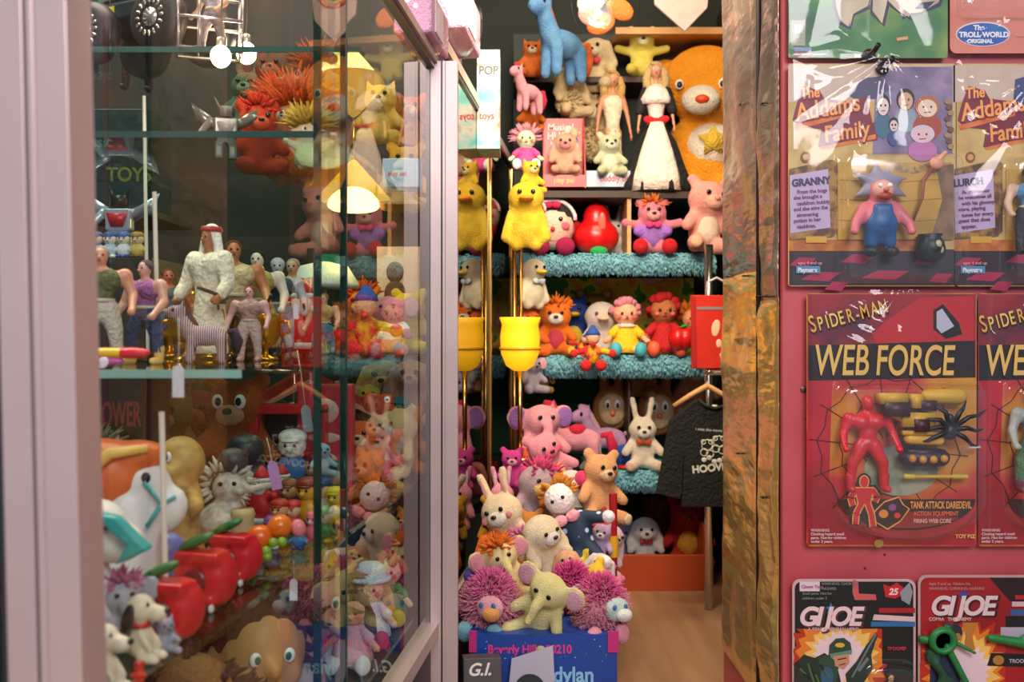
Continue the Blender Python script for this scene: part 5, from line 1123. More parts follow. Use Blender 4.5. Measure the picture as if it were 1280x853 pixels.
# ------------------------------------------------------------------ the heap of plush toys on and behind the star box
SB = B().bb(-.066, .164, 1.56, 1.86, 0, .192)
bx = bpy.data.objects.new('cardboard_box', None); sc.collection.objects.link(bx); bx.location = (0, 1.56, 0); tag(bx, 'navy star-printed cardboard box under the heap, with pink lettering', 'box')
def bpart(n, b, m): 
    o = b.build(n, m, bx, smooth=False)
    for v in o.data.vertices: v.co -= bx.location
    return o
NAVY = mottle('navy box', [(.3, '#14388c'), (.7, '#1c4ca4')], 4, .4)
bpart('carton', SB, NAVY)
st = B(); rnd = random.Random(8)
for i in range(90): r_ = rnd.choice((.0007, .001, .0016)); st.b((rnd.uniform(-.06, .158), 1.5595, rnd.uniform(.02, .186)), (r_, .0008, r_), (0, 45, 0))
bpart('printed_stars', st, V('#a8c0e0'))
MG = V('#c02c78')
for sx_ in (-1, 1): bpart('corner_protector', B().bb(*( (-.067, -.055) if sx_ < 0 else (.149, .166)), 1.556, 1.5595, .165, .198), MG)
text('printed_title', 'Beverly Hills, 90210', V('#e03c8c'), bx, (-.038, -.001, .163), .0185, bold=.0006, sx=.88); text('printed_title', 'dylan', V('#8cc8e8'), bx, (.064, -.001, .118), .034, bold=.0008, sx=.9)
o = B().pr([(-.048, 0), (.028, 0), (.024, .092), (-.040, .072)], 0, .004).build('booklet', V('#b8b0c0'), smooth=False, loc=(.048, 1.545, .06)); o.location = at(672, 884, 1.54); o.rotation_euler = (R(-8), 0, 0)
tag(o, 'pale grey card leaning on the front of the star box', 'card'); B().l([(.024, -.001), (.024, .002)], (-.012, -.0055, .026), 20, rot=(90, 0, 0)).build('dark_disc', V('#26282c'), o, smooth=False)
o, W, H, dp = toy_box('toy_box', 'small grey box with white letters in front of the star box', 580, 628, 826, 900, 1.48, .05, V('#4c4644'), []); o.rotation_euler = (R(-10), 0, R(6)); text('printed_words', 'G.I.', V('#e8e0d8'), o, (-.4*W, -.0004, .72*H), .025, bold=.0006, shear=.3)
tag(B().bb(-.08, .10, 1.44, 1.545, 0, at(0, 900, 1.48).z).build('storage_carton', V('#3a3836'), smooth=False), 'dark carton on the floor below the grey box', 'carton')
# red framed crate behind
cr = bpy.data.objects.new('toy_crate', None); sc.collection.objects.link(cr); cr.location = (.07, 1.95, 0); tag(cr, 'red framed crate behind the star box, overflowing with plush toys', 'crate')
def crp(n, b, m):
    o = b.build(n, m, cr, smooth=False)
    for v in o.data.vertices: v.co -= cr.location
crp('panel', B().bb(-.058, .190, 1.90, 1.906, .03, .30), V('#143c44')); crp('panel', B().bb(.186, .190, 1.9, 2.40, .03, .30), V('#143c44')); crp('shelf', B().bb(-.02, .19, 1.9, 2.40, .29, .30), V('#143c44'))
for x, y in ((.192, 1.90), (.192, 2.40), (-.008, 2.40)): crp('post', B().t([(x, y, 0), (x, y, .36)], .008, 10), V('#a81820')); crp('joint', B().l([(.0105, .24), (.0105, .28)], (x, y, 0), 12), V('#e0a828')); 
crp('rail', B().t([(.192, 1.90, .30), (.192, 2.40, .30)], .006, 8).t([(.192, 1.90, .30), (-.055, 1.90, .30)], .006, 8), V('#a81820'))

def fluffy(T, col, foot=None, snout=None, face=None, mane=None, eye='#3c6ca8', seed=1):
    """long-haired soft toy: a round mop of fur with a face and paws"""
    T.p('body', plush(col), B().e((0, 0, .42), (.40, .34, .38)))
    T.p('fur', plush(col), B().tufts((0, 0, .42), (.42, .36, .40), 1500, .11, .013, seed, curl=.6))
    if mane: T.p('mane', plush(mane), B().tufts((0, -.02, .62), (.28, .28, .28), 320, .12, .02, seed + 1, zmin=0))
    T.p('face', plush(face or col), B().e((.10, -.34, .48), (.20, .14, .18)))
    if snout: T.p('snout', plush(snout), B().e((.16, -.47, .42), (.13, .09, .10)))
    for s in (-1, 1): T.p('eye', V(eye), B().e((.10 + s*.09, -.455, .54), (.035, .02, .045)))
    if foot:
        for s in (-1, 1): T.p('foot', plush(foot), B().e((s*.22 - .05, -.36, .12), (.13, .11, .15)))
HEAP = [
 ('mop_plush', 'fluffy pink mop plush with pale blue feet, lower left of the heap', 612, 794, 1.63, 87, fluffy, dict(col='#e894ac', foot='#88c4d4', snout='#f4a860', face='#f0b0c0', mane='#e86ca8', seed=3), -18, 0, 0),
 ('mop_plush', 'fluffy pink mop plush with white and mint face, right end of the heap', 750, 796, 1.62, 83, fluffy, dict(col='#f09cac', foot='#f0a0b4', snout='#f0f0ec', face='#cce4dc', mane='#e85ca0', seed=5), 22, 0, 0),
 ('mop_plush', 'hot pink curly mop plush behind the right-hand pink one', 714, 772, 1.70, 73, fluffy, dict(col='#e85ca4', snout='#e8f0f0', face='#c8d8e8', mane='#e8509c', seed=8), 6, 0, 0),
 ('elephant_plush', 'lemon elephant plush with white and pink ears lolling at the front', 668, 792, 1.62, 99, critter, dict(col='#ece08c', ear='big', inear='#f4b8c8', arms='rest', trunk=True, col2='#f0e8b0'), -24, 14, 24),
 ('elephant_plush', 'peach elephant plush with pink ears and orange curls, above the lemon one', 642, 752, 1.70, 85, critter, dict(col='#f4dca0', ear='big', inear='#f0a0b0', hair='#f07c20', trunk=True), 18, 0, -18),
 ('bear_plush', 'plump yellow bear plush lying on its side in the middle of the heap', 698, 752, 1.73, 78, critter, dict(col='#f4cc3c', muz='#f8e8a8', pad='#f4a4a0'), -10, -20, 60),
 ('dog_plush', 'orange curly dog plush between the two elephant toys', 654, 768, 1.78, 71, critter, dict(col='#f08424', ear='long_down', fuzzy=True, muz='#f8b060'), 20, 0, 0),
 ('bear_plush', 'white kitten-faced bear plush with blue eyes at the bottom edge of the heap', 688, 800, 1.66, 47, critter, dict(col='#f0ecd0', eye='#385ca8'), 20, 0, 10),
 ('turtle_plush', 'indigo round-headed turtle plush left of the orange curls', 612, 752, 1.72, 59, critter, dict(col='#4c4ca0', ear='none', muz='#8884c8', bighead=1.1), 30, 0, -30),
 ('rabbit_plush', 'orange rabbit plush with hanging ears close to the glass', 598, 742, 1.84, 87, critter, dict(col='#f07018', ear='long_down', muz='#f8a850', inear='#f8b060'), 25, 0, 0),
 ('bear_plush', 'pink bear plush with orange face above the peach elephant', 652, 720, 1.80, 59, critter, dict(col='#e878a8', muz='#f08c30', hair='#e890b8', bighead=1.15), -10, 0, 0),
 ('duck_plush', 'bright yellow duck plush half under the yellow bear', 722, 730, 1.82, 59, critter, dict(col='#f4d44c', ear='none', beak='#f08c28'), 30, 0, 30),
 ('dog_plush', 'white puppy plush with black eyes and nose, centre of the heap', 688, 722, 1.80, 86, critter, dict(col='#f4e2c0', ear='long_down', muz='#f4ece0', nose='#1a1418', bighead=1.2, eye='#181418'), 38, 0, -16),
 ('rabbit_plush', 'cream rabbit plush with pink cheeks left of the black-eyed puppy', 636, 706, 1.84, 97, critter, dict(col='#f4dcb8', ear='long_up', cheek='#f0a0a0', muz='#f8f0e0', inear='#f0b0a8', bighead=1.15), -22, 0, -20),
 ('bear_plush', 'small honey bear plush squeezed between rabbit and puppy', 664, 692, 1.88, 57, critter, dict(col='#d88c3c', muz='#f0c890'), 10, 0, 0),
 ('lamb_plush', 'white lamb plush with red ribbon at the right above the pink curls', 738, 744, 1.80, 61, critter, dict(col='#f4e4e4', ear='long_down', bow='#d82c34', muz='#f4c8c0'), -20, 0, 20),
 ('whale_plush', 'dusky lavender whale plush with a hot pink tuft, upper middle of the heap', 657, 668, 1.93, 92, critter, dict(col='#b8a0a8', ear='none', muz='#f0cc80', bighead=1.25, hair='#e84c88'), 16, 0, 16),
 ('clown_doll', 'cloth clown doll in navy dotted suit with white legs', 744, 716, 1.84, 118, None, {}, -8, 0, -26),
 ('bear_plush', 'tan bear plush with beige paws at the right rim of the heap', 744, 652, 2.10, 92, critter, dict(col='#e8ac78', muz='#f0c8a0', pad='#f4d8b8'), 24, 0, 6),
 ('pig_plush', 'pink pig plush with hot pink trotters and a yellow bib', 700, 614, 2.14, 85, critter, dict(col='#f49cac', belly='#f4c44c', muz='#f0708c', feet='#ec4878', cheek='#f06090'), 26, 0, -24),
 ('bird_plush', 'yellow and red bird plush tucked beside the pink pig', 676, 620, 2.16, 66, critter, dict(col='#f4b838', ear='none', beak='#e84830', hair='#e83858'), -10, 0, 0),
 ('dog_plush', 'white dog plush with orange ears behind the dotted clown', 714, 646, 2.12, 64, critter, dict(col='#e8e0dc', ear='long_down', inear='#e08c40', muz='#f0ece8'), 8, 0, 0),
 ('rabbit_plush', 'pale pink rabbit plush slipping over the rim of the crate', 742, 716, 1.95, 71, critter, dict(col='#f0ccd0', ear='long_down', muz='#f4e4e4'), 30, 0, 30),
 ('bear_plush', 'magenta balloon-bodied bear plush high by the brass rods', 640, 612, 2.12, 54, critter, dict(col='#d03c90', muz='#f0a0b8'), 0, 0, 0),
 ('bear_plush', 'orange round bear plush beside the magenta one', 664, 606, 2.22, 47, critter, dict(col='#f06c30', muz='#f8b078'), 0, 0, 0),
 ('bear_plush', 'golden bear plush sitting near the glass behind the cream rabbit', 612, 690, 1.92, 73, critter, dict(col='#ecac28', muz='#f8d878'), 20, 0, 0),
 ('rabbit_plush', 'rose rabbit plush at the back of the heap under the pink elephant', 654, 640, 2.28, 71, critter, dict(col='#f08c8c', ear='long_down', muz='#f8c8c0'), 0, 0, 0),
 ('lamb_plush', 'small mint and white lamb plush under the right-hand pink mop', 728, 800, 1.64, 45, critter, dict(col='#dce8d8', ear='long_down', muz='#f8f4f0', nose='#e87890'), 10, 0, 0),
 ('bear_plush', 'small purple bear plush behind the right corner of the star box', 758, 752, 1.84, 47, critter, dict(col='#b088b8', muz='#e8d0e0'), 0, 0, 0),
]
HEAP += [
 ('bear_plush', 'apricot bear plush behind the black-eyed puppy and the dotted clown', 704, 690, 1.96, 56, critter, dict(col='#f0b488', muz='#f8dcc0', bow='#3c78c0'), 12, 0, 0),
 ('cat_plush', 'lilac cat plush under the tan bear at the rim', 746, 700, 1.90, 50, critter, dict(col='#c8acd4', ear='pointed', muz='#f0e4f0'), -12, 0, 10),
 ('rabbit_plush', 'sugar pink rabbit plush left of the lavender whale', 620, 664, 2.02, 64, critter, dict(col='#f49cb0', ear='long_up', inear='#f8d0d8', muz='#f8d8d8'), 14, 0, 0),
 ('bear_plush', 'cream bear plush with a red bow below the lavender whale', 676, 670, 1.96, 58, critter, dict(col='#f0dcb4', bow='#d83048', muz='#f8ecd8'), -16, 0, 0),
 ('dog_plush', 'peach dog plush with a blue bow between yellow bear and pink curls', 716, 738, 1.78, 56, critter, dict(col='#f4b890', ear='long_down', muz='#f8dcc8', bow='#58a8d8'), 0, 0, -12),
 ('duck_plush', 'pale lemon duck plush above the indigo turtle', 614, 728, 1.79, 54, critter, dict(col='#f8e488', ear='none', beak='#f08c28'), 10, 0, 0),
 ('pig_plush', 'strawberry pink pig plush at the right corner above the star box', 754, 766, 1.72, 54, critter, dict(col='#f088a0', muz='#f8b4c0', nose='#c85070'), -20, 0, 16),
]
def dotted_clown(T):
    T.p('suit', dots('#1c3450', '#c8d8e8', 9), B().e((0, 0, .46), (.18, .14, .26)).c((-.12, 0, .6), (-.36, -.1, .5), .08, .07).c((.12, 0, .6), (.36, -.1, .5), .08, .07).c((-.08, -.04, .26), (-.15, -.24, .08), .09, .08).c((.08, -.04, .26), (.16, -.24, .08), .09, .08), fuse=.035)
    T.p('head', cloth('#ece4e8'), B().e((0, -.02, .86), (.17, .16, .17))); T.p('hair', plush('#e08c30'), B().tufts((0, .02, .90), (.16, .15, .14), 50, .10, .03, 6, zmin=-.2, front=False))
    T.p('bow', cloth('#f0a0b0'), B().e((-.07, -.16, .66), (.08, .04, .06)).e((.07, -.16, .66), (.08, .04, .06))); eyes(T, .06, -.17, .88, .02)
    for s in (-1, 1): T.p('foot', cloth('#e8dce4'), B().c((s*.17, -.28, .08), (s*.2, -.38, .12), .08, .07)); T.p('hand', cloth('#e8dce4'), B().e((s*.40, -.12, .49), .07))
for n, lb, px, py, Y, h, fn, kw, rz, rx, ry in HEAP: TY(n, lb, 'doll' if fn is None else 'plush toy', px, py, Y, h, fn or dotted_clown, rz, rx, ry, **kw)
# ------------------------------------------------------------------ inside the glass case
S1 = ZC - .022; S2 = ZC - .205; S3 = ZC - .395; S0 = ZC + .21; SU = ZC + .33
def ON(name, label, cat, px, Y, z, h, fn, rz=0, rx=0, ry=0, group=None, **kw):
    return TY(name, label, cat, px, zy(z, Y), Y, h, fn, rz, rx, ry, group, **kw)
def OP(name, label, px, Y, z, h, col, rz=0, rx=0, ry=0, **kw): return ON(name, label, 'plush toy', px, Y, z, h, critter, rz, rx, ry, col=col, **kw)
AF = 'action figure'
# eye-level shelf: figures
ON('action_figure', 'muscular figure in olive vest and pale trousers', AF, 126, .90, S1, 152, action_figure, rz=14, skin='#d89478', pants='#c8bcb0', top='#5c6440', hairc='#b8b0a4', boots='#c8bcae', pose='walk')
ON('action_figure', 'figure in purple shirt, navy trousers and tall yellow boots', AF, 182, .96, S1, 132, action_figure, rz=-25, skin='#d8a090', pants='#26406c', top='#9c5c98', hairc='#6c5a60', boots='#d8b060', pose='wide')
ON('action_figure', 'dark haired figure half hidden at the left end of the eye-level shelf', AF, 96, 1.02, S1, 120, action_figure, skin='#c89078', pants='#28425c', top='#d8b040', hairc='#281c1c', boots='#2c2c34')
ON('action_figure', 'figure in white desert robe and headcloth with red band', AF, 262, 1.05, S1, 172, action_figure, rz=-20, skin='#a86c48', pants=None, robe='#e4dcc4', hairc=None, boots='#6c4c34', weapon=True)
bpy.data.objects['robe'].parent.scale.x *= .72
ON('action_figure', 'brown haired figure in sand coloured tunic beside the white robe', AF, 292, 1.16, S1, 152, action_figure, rz=20, skin='#c07848', pants='#8c6c4c', top='#d0bc8c', hairc='#6c3c1c', boots='#5c3a20', weapon=True)
ON('action_figure', 'pale faced figure in olive coat right of the sand coloured tunic', AF, 322, 1.22, S1, 138, action_figure, skin='#e8d4c4', pants='#c0a070', top='#a89858', hairc='#1c1818', boots='#3c2c20', pose='wide')
ON('action_figure', 'grey suited figure standing straight with dark gloves', AF, 347, 1.25, S1, 128, action_figure, rz=10, skin='#b8b4bc', pants='#8c98a8', top='#34485c', hairc='#d8d0d4', boots='#20283c', weapon=True, pose='stand')
ON('action_figure', 'silver haired figure in maroon vest beside the large dim red gnome', AF, 366, 1.45, S1, 124, action_figure, skin='#d8a888', pants='#6c4c6c', top='#8c2434', hairc='#b8a8a0', boots='#302024')
ON('action_figure', 'small figure in blue tights in front of the white doll-house lamp', AF, 405, 1.30, S1, 82, action_figure, rz=-15, skin='#d8b090', pants='#4898b0', top='#c8b070', hairc='#b89050', boots='#303c50', weapon=True)
ON('action_figure', 'rust coloured figure crouched before the gold cups', AF, 210, 1.16, S1, 116, action_figure, rz=30, skin='#b05c40', pants='#34506c', top='#48586c', hairc='#7c3c28', boots='#503830')
ON('action_figure', 'slim white and violet striped figure in front of the gold cups', AF, 312, 1.08, S1, 96, action_figure, skin='#d8a0a0', pants='#c8a8a4', top='#b88c88', hairc='#a04838', boots='#c89890', pose='stand')
ON('zebra_toy', 'striped plastic zebra standing below the white robed figure', 'toy animal', 248, .98, S1, 76, pony, rz=10, col='#fff', mane='#4c3448', stripes_mat=stripes('#c8b0b8', '#4c3844', 9, 'X'))
def cup(T, col='#d8941c'):
    T.p('bowl', vinyl(col, .12, .75), B().l([(.10, .0), (.28, .02), (.26, .06), (.06, .12), (.06, .26), (.22, .36), (.32, .55), (.34, .85), (.38, 1.0), (.34, 1.0), (.28, .6)], (0, 0, 0), 20))
    for s in (-1, 1): T.p('handle', vinyl(col, .12, .75), B().t([(s*.33, 0, .85), (s*.50, 0, .82), (s*.52, 0, .62), (s*.32, 0, .52)], .035, 8))
for px, Y, h, lb in ((232, 1.10, 60, 'amber gold trophy cup behind the zebra'), (270, 1.22, 74, 'tall amber trophy cup behind the white robed figure'), (332, 1.14, 58, 'short amber trophy cup at the right of the row'), (302, 1.34, 92, 'largest amber trophy cup at the back of the row'), (212, 1.3, 84, 'amber trophy cup behind the rust coloured figure')):
    ON('trophy_cup', lb, 'trophy', px, Y, S1, h, cup)
def board(T):
    T.p('deck', vinyl('#f0c030', .3), B().e((0, 0, .5), (2.6, .5, .34), seg=24)); T.p('nose_tip', vinyl('#e8283c', .3), B().e((1.5, -.02, .5), (1.25, .50, .36), seg=24)); T.p('keel', vinyl('#c850a8', .35), B().e((-.2, 0, .0), (1.3, .4, .3)))
T = ON('toy_surfboard', 'small yellow and red surfboard toy lying at the figures\' feet', 'toy', 134, .80, S1 + .006, 20, board)
ON('fish_toy', 'pink and white fish toy under the surfboard', 'toy animal', 108, .78, S1, 16, lambda T: (T.p('body', vinyl('#d868b0', .35), B().e((0, 0, .45), (1.2, .4, .45))), T.p('tail', vinyl('#f0e0f0', .35), B().e((1.3, 0, .5), (.4, .15, .5), (0, 40, 0)))))
def robot(T, c1='#b0b4c4', c2='#c82438', c3='#14161c'):
    T.p('body', vinyl(c1, .25, .4), B().b((0, 0, .48), (.34, .2, .3)).b((0, 0, .30), (.26, .18, .1)).c((-.22, 0, .58), (-.38, -.1, .36), .07, .05).c((.22, 0, .58), (.42, -.12, .66), .07, .05).b((-.1, 0, .14), (.13, .15, .26)).b((.1, 0, .14), (.13, .15, .26)), fuse=.02)
    T.p('chest_plate', vinyl(c2, .3), B().pr([(-.14, .56), (.14, .56), (.08, .38), (-.08, .38)], -.10, .03)); T.p('head', vinyl(c3, .3), B().b((0, 0, .73), (.18, .16, .16)).c((-.09, 0, .8), (-.16, 0, .94), .02, .008).c((.09, 0, .8), (.16, 0, .94), .02, .008))
    T.p('wing', vinyl(c1, .2, .5), B().pr([(-.1, .6), (-.5, .86), (-.42, .6), (-.12, .44)], .12, .03).pr([(.1, .6), (.5, .86), (.42, .6), (.12, .44)], .12, .03))
o, W, H, dp = toy_box('toy_box', 'dark box behind the olive vest figure carrying tiny figurines', 96, 190, 322, 444, 1.25, .12, V('#1a2424'), [])
ON('toy_robot', 'silver robot with red chest and black head on top of the dark box', 'toy robot', 150, 1.29, at(0, 300, 1.29).z - .02, 92, robot)
for i, (cx_, cc) in enumerate((('green', ('#3c8c4c', '#e8c0a0', '#2c6c3c', '#2c2c2c')), ('lilac', ('#8c80b0', '#f0d0c0', '#6c60a0', '#443c54')), ('pale blue', ('#b8d0e0', '#f0e0d8', '#3c60a8', '#f0f0f0')), ('white', ('#e8e8f0', '#f0e0c8', '#4868b8', '#3848a0')), ('yellow', ('#e0c060', '#f0d0b0', '#b08838', '#6c4820')))):
    ON('figurine', f'tiny {cx_} figurine in the row on the dark box', 'figurine', 104 + i*17, 1.262, at(0, 322, 1.25).z, 34, ball_toy, cols=cc)
toy_box('toy_box', 'deep teal window box at the top left of the case', 82, 184, 136, 262, 1.40, .1, vinyl('#12363a', .25), [('Classic', .08, .62, .16, vinyl('#5c7c78', .4), 1), ('TOYS', .5, .28, .2, vinyl('#8c9030', .4), 1)])
tag(B().bb(*[v for v in (at(80, 0, 1.38).x, at(190, 0, 1.38).x)], 1.38, 1.56, at(0, 270, 1.38).z, at(0, 262, 1.38).z).build('wooden_plinth', V('#20282a'), smooth=False), 'dark plank under the deep teal window box', 'plank')
o, W, H, dp = toy_box('toy_box', 'black box with yellow and red lettering below the eye-level shelf', 112, 178, 468, 560, 1.00, .08, vinyl('#141c1e', .3), [('POWER', .10, .70, .20, V('#8c2c34'), 1), ('Action', .12, .44, .19, V('#d8c838'), 1)])
B().b((0, -.0015, .28*H), (W*.96, .002, H*.16), (0, 8, 0)).build('printed_flash', V('#1c50b8'), o, smooth=False)
o.location.z = S2
bpy.data.objects[o.name].scale = (1, 1, (at(0, 468, 1.0).z - S2) / H)
T = ON('star_toy', 'flat green star toy hanging at the left edge', 'toy', 98, .80, at(0, 512, .8).z, 36, lambda T: T.p('star', vinyl('#18a850', .4), B().pr([((.55 if i % 2 == 0 else .26)*math.sin(i*math.pi/5), .5 + (.55 if i % 2 == 0 else .26)*math.cos(i*math.pi/5)) for i in range(10)], 0, .2), smooth=False, bevel=.03))
# red sack figure, white stand, small cast by the pane edge
def santa(T):
    T.p('body', V('#c41c28'), B().e((0, 0, .34), (.26, .22, .32)).c((-.2, -.04, .50), (-.30, -.2, .34), .08, .07).c((.2, -.04, .50), (.34, -.16, .56), .08, .07), fuse=.035)
    T.p('head', V('#e8b8a0'), B().e((0, -.03, .72), (.15, .14, .14))); T.p('beard', plush('#f0ece8'), B().e((0, -.11, .66), (.14, .09, .13)))
    T.p('hat', V('#c41c28'), B().l([(.16, .80), (.12, .90), (.02, 1.02)], (0, 0, 0), 14)); T.p('trim', plush('#f4f0ec'), B().l([(.17, .76), (.18, .79), (.17, .82)], (0, 0, 0), 14).l([(.265, .10), (.275, .14), (.265, .18)], (0, 0, 0), 16)); eyes(T, .05, -.155, .75, .018)
ON('santa_figure', 'father christmas figure in red with a white beard, on the lower shelf', 'figurine', 327, 1.10, S2, 76, santa, rz=-20)
ON('santa_figure', 'large dim red coated gnome behind the blue-tights figure', 'figurine', 378, 1.42, S1, 96, santa, rz=10)
ON('santa_figure', 'father christmas figure carrying gold, at the foot of the red cabinet', 'figurine', 352, 1.18, S2, 62, santa, rz=15)
def lampstand(T):
    T.p('shade', V('#e8ece8'), B().l([(.38, .72), (.38, .76), (.26, .95), (.06, 1.0)], (0, 0, 0), 20)); T.p('pole', V('#c0c4c0'), B().t([(0, 0, 0), (0, 0, .74)], .035, 8)); T.p('base', V('#7c8884'), B().l([(.2, 0), (.2, .04), (.05, .06)], (0, 0, 0), 16))
ON('toy_lamp', 'small white shaded doll-house lamp near the pane edge', 'toy lamp', 405, 1.62, S1, 116, lampstand)

# top shelves: truck, wire basket, orange characters, bulbs
def truck(T):
    T.p('cab', vinyl('#1c2c34', .25), B().b((0, 0, .56), (1.5, .6, .22)).b((-.2, 0, .76), (.8, .54, .26)).b((-.2, 0, .82), (.6, .5, .3)), smooth=False, bevel=.04)
    T.p('window', vinyl('#40605c', .1), B().bb(-.55, .15, -.285, .285, .70, .84), smooth=False)
    T.p('stripe', vinyl('#c8b428', .3), B().bb(-.7, -.25, -.31, -.30, .50, .62), smooth=False)
    for x in (-.5, .5):
        for s in (-1, 1):
            w_ = T.p('wheel', vinyl('#14181c', .5), B().l([(.24, -.12), (.32, -.10), (.34, 0), (.32, .10), (.24, .12)], (x, s*.36, .34), 24, rot=(90, 0, 0)))
            rb = B(); 
            for q in range(16): a_ = q*math.pi/8; rb.c((x + .16*math.cos(a_), s*.49, .34 + .16*math.sin(a_)), (x + .19*math.cos(a_), s*.49, .34 + .19*math.sin(a_)), .018, .018, 6)
            T.p('rim', vinyl('#c8c0b8', .2, .8), rb.l([(.10, -.01), (.10, .01), (.03, .05)], (x, s*.48, .34), 16, rot=(90 * s, 0, 0)), under=w_)
ON('toy_truck', 'dark monster truck toy with fat chrome-studded wheels', 'toy truck', 190, 1.20, SU, 112, truck, rz=-28)
def basket(T):
    b = B(); 
    for z in (.0, .5, 1.0): b.t([(-.5, -.3, z), (.5, -.3, z), (.5, .3, z), (-.5, .3, z), (-.5, -.3, z)], .03, 6)
    for x in (-.5, -.17, .17, .5):
        for y in (-.3, .3): b.t([(x, y, 0), (x, y, 1.0)], .022, 6)
    T.p('wire_frame', vinyl('#c8b8b8', .25, .7), b)
ON('wire_basket', 'pinkish wire basket on the topmost shelf of the case', 'basket', 262, 1.15, SU, 76, basket, rz=20)
ON('action_figure', 'bare armed figure climbing out of the wire basket', AF, 266, 1.15, SU + .004, 96, action_figure, skin='#d8a888', pants='#8c7c84', top='#b8a8b8', hairc='#8c6c50', boots='#5c5058', rz=-30)
ON('toy_robot', 'pale crumpled silver robot below the wire basket', 'toy robot', 282, 1.16, S0, 82, robot, c1='#8c8480', c2='#a89c9c', c3='#7c706c', rz=20)
ON('toy_robot', 'slate robot with yellow plate, dim at the top left', 'toy robot', 108, 1.24, SU, 84, robot, c1='#283c48', c2='#a8a820', c3='#1c4078')
ON('action_figure', 'red dragon-like figure peeping over the truck', AF, 172, 1.32, SU, 100, action_figure, skin='#b83430', pants='#5c1c20', top=None, hairc=None, boots='#2c1414')
OP('bear_plush', 'vermilion bear plush slumped beneath the hanging bulbs', 322, 1.28, S0, 98, '#d83c18', muz='#f05c3c', hair='#e02818', rz=24)
def troll(T, skin='#d89068', hair='#e85c18', cloth_='#e87020'):
    T.p('body', vinyl(skin, .45), B().e((0, 0, .24), (.20, .17, .22)).e((0, -.02, .58), (.22, .2, .2)).c((-.16, 0, .34), (-.38, -.05, .44), .07, .06).c((.16, 0, .34), (.38, -.05, .44), .07, .06).c((-.1, 0, .1), (-.13, -.06, .04), .09, .08).c((.1, 0, .1), (.13, -.06, .04), .09, .08).e((-.23, 0, .6), .07).e((.23, 0, .6), .07), fuse=.034)
    T.p('hair', plush(hair), B().tufts((0, .03, .70), (.2, .17, .14), 150, .30, .03, 12, zmin=.05, curl=.25).e((0, .04, .70), (.2, .16, .14)))
    T.p('smock', cloth(cloth_), B().l([(.25, .06), (.23, .2), (.18, .38), (.1, .42)], (0, 0, 0), 18, wave=.05)); eyes(T, .08, -.205, .62, .035, '#3c2418', True); T.p('nose', vinyl(skin, .4), B().e((0, -.23, .55), .045))
ON('troll_doll', 'orange haired troll doll in an orange smock on the upper shelf', 'doll', 368, 1.34, S0, 132, troll)
ON('troll_doll', 'pale troll doll with yellow hair in front of the orange-haired one', 'doll', 386, 1.22, S0, 76, troll, skin='#e8c8a4', hair='#e0b848', cloth_='#c8c888', rz=15)
ON('troll_doll', 'tan troll doll with red curls at the top beside the pane edge', 'doll', 400, 1.5, SU, 90, troll, skin='#c88c60', hair='#b85028', cloth_='#607060')
OP('bear_plush', 'dim brown bear plush at the back of the topmost shelf', 342, 1.5, SU, 92, '#6c4c38', muz='#a88c70')
OP('rabbit_plush', 'dull green rabbit plush at the back of the topmost shelf', 310, 1.6, SU, 84, '#5c6c50', ear='long_up', muz='#94a080')
def bulb(T):
    T.p('glass_bulb', glow('#ffe2c8', 26), B().e((0, 0, .35), (.33, .33, .36))); T.p('socket', vinyl('#b8b0a0', .3, .8), B().l([(.14, .66), (.15, .72), (.14, .95), (.05, 1.0)], (0, 0, 0), 12))
    T.p('cord', vinyl('#5c4c40', .5), B().t([(0, 0, 1.0), (.04, 0, 2.2), (.0, 0, 4.6)], .03, 6))
for px, py, Y, lb in ((276, 84, 1.04, 'lit round bulb hanging in the case, the lower of the two'), (308, 80, 1.22, 'lit round bulb hanging in the case, the higher and brighter one')):
    TY('light_bulb', lb, 'light bulb', px, py, Y, 38, bulb); p = at(px, py - 10, Y); point('bulb_light', (p.x, p.y - .05, p.z), .35, (1, .78, .55), .02)

# lower shelf: horse, dogs, apples, statues
def horse_bust(T):
    T.p('neck', vinyl('#ece6e4', .35), B().c((.0, 0, .1), (.06, 0, .62), .27, .19).e((.12, 0, .78), (.22, .15, .17), (0, 32, 0)).e((.30, 0, .60), (.12, .11, .16), (0, 20, 0)).c((.0, -.07, .92), (-.02, -.08, 1.0), .04, .015).c((.0, .07, .92), (-.02, .08, 1.0), .04, .015), fuse=.03)
    m = B()
    for i in range(9): a_ = R(112 + i*13); m.c((.10 + .30*math.cos(a_), -.02, .66 + .32*math.sin(a_)), (.06 + .46*math.cos(a_), -.04, .62 + .42*math.sin(a_) - .03), .09, .05)
    m.e((-.10, 0, .80), (.34, .20, .26)).e((.10, 0, .95), (.20, .16, .10)); T.p('mane', vinyl('#d86430', .3), m, fuse=.032, label='glossy orange mane'); T.p('mane_band', vinyl('#e8b858', .3), B().t([(.22, -.14, 1.0), (.0, -.19, .98), (-.16, -.21, .84), (-.24, -.2, .62), (-.3, -.16, .5)], [.02, .04, .045, .04, .02], 8))
    T.p('bridle', vinyl('#48b0b4', .35), B().t([(.20, -.16, .80), (.30, -.13, .66), (.38, -.10, .70)], .014, 6).t([(.30, -.13, .66), (.22, -.17, .52)], .014, 6))
    for s in (-1, 1): T.p('eye', V('#181418'), B().e((.20, s*.125, .82), (.03, .02, .035)))
ON('horse_head', 'big white horse head with glossy orange mane', 'toy animal', 152, .78, S2 - .0, 196, horse_bust)
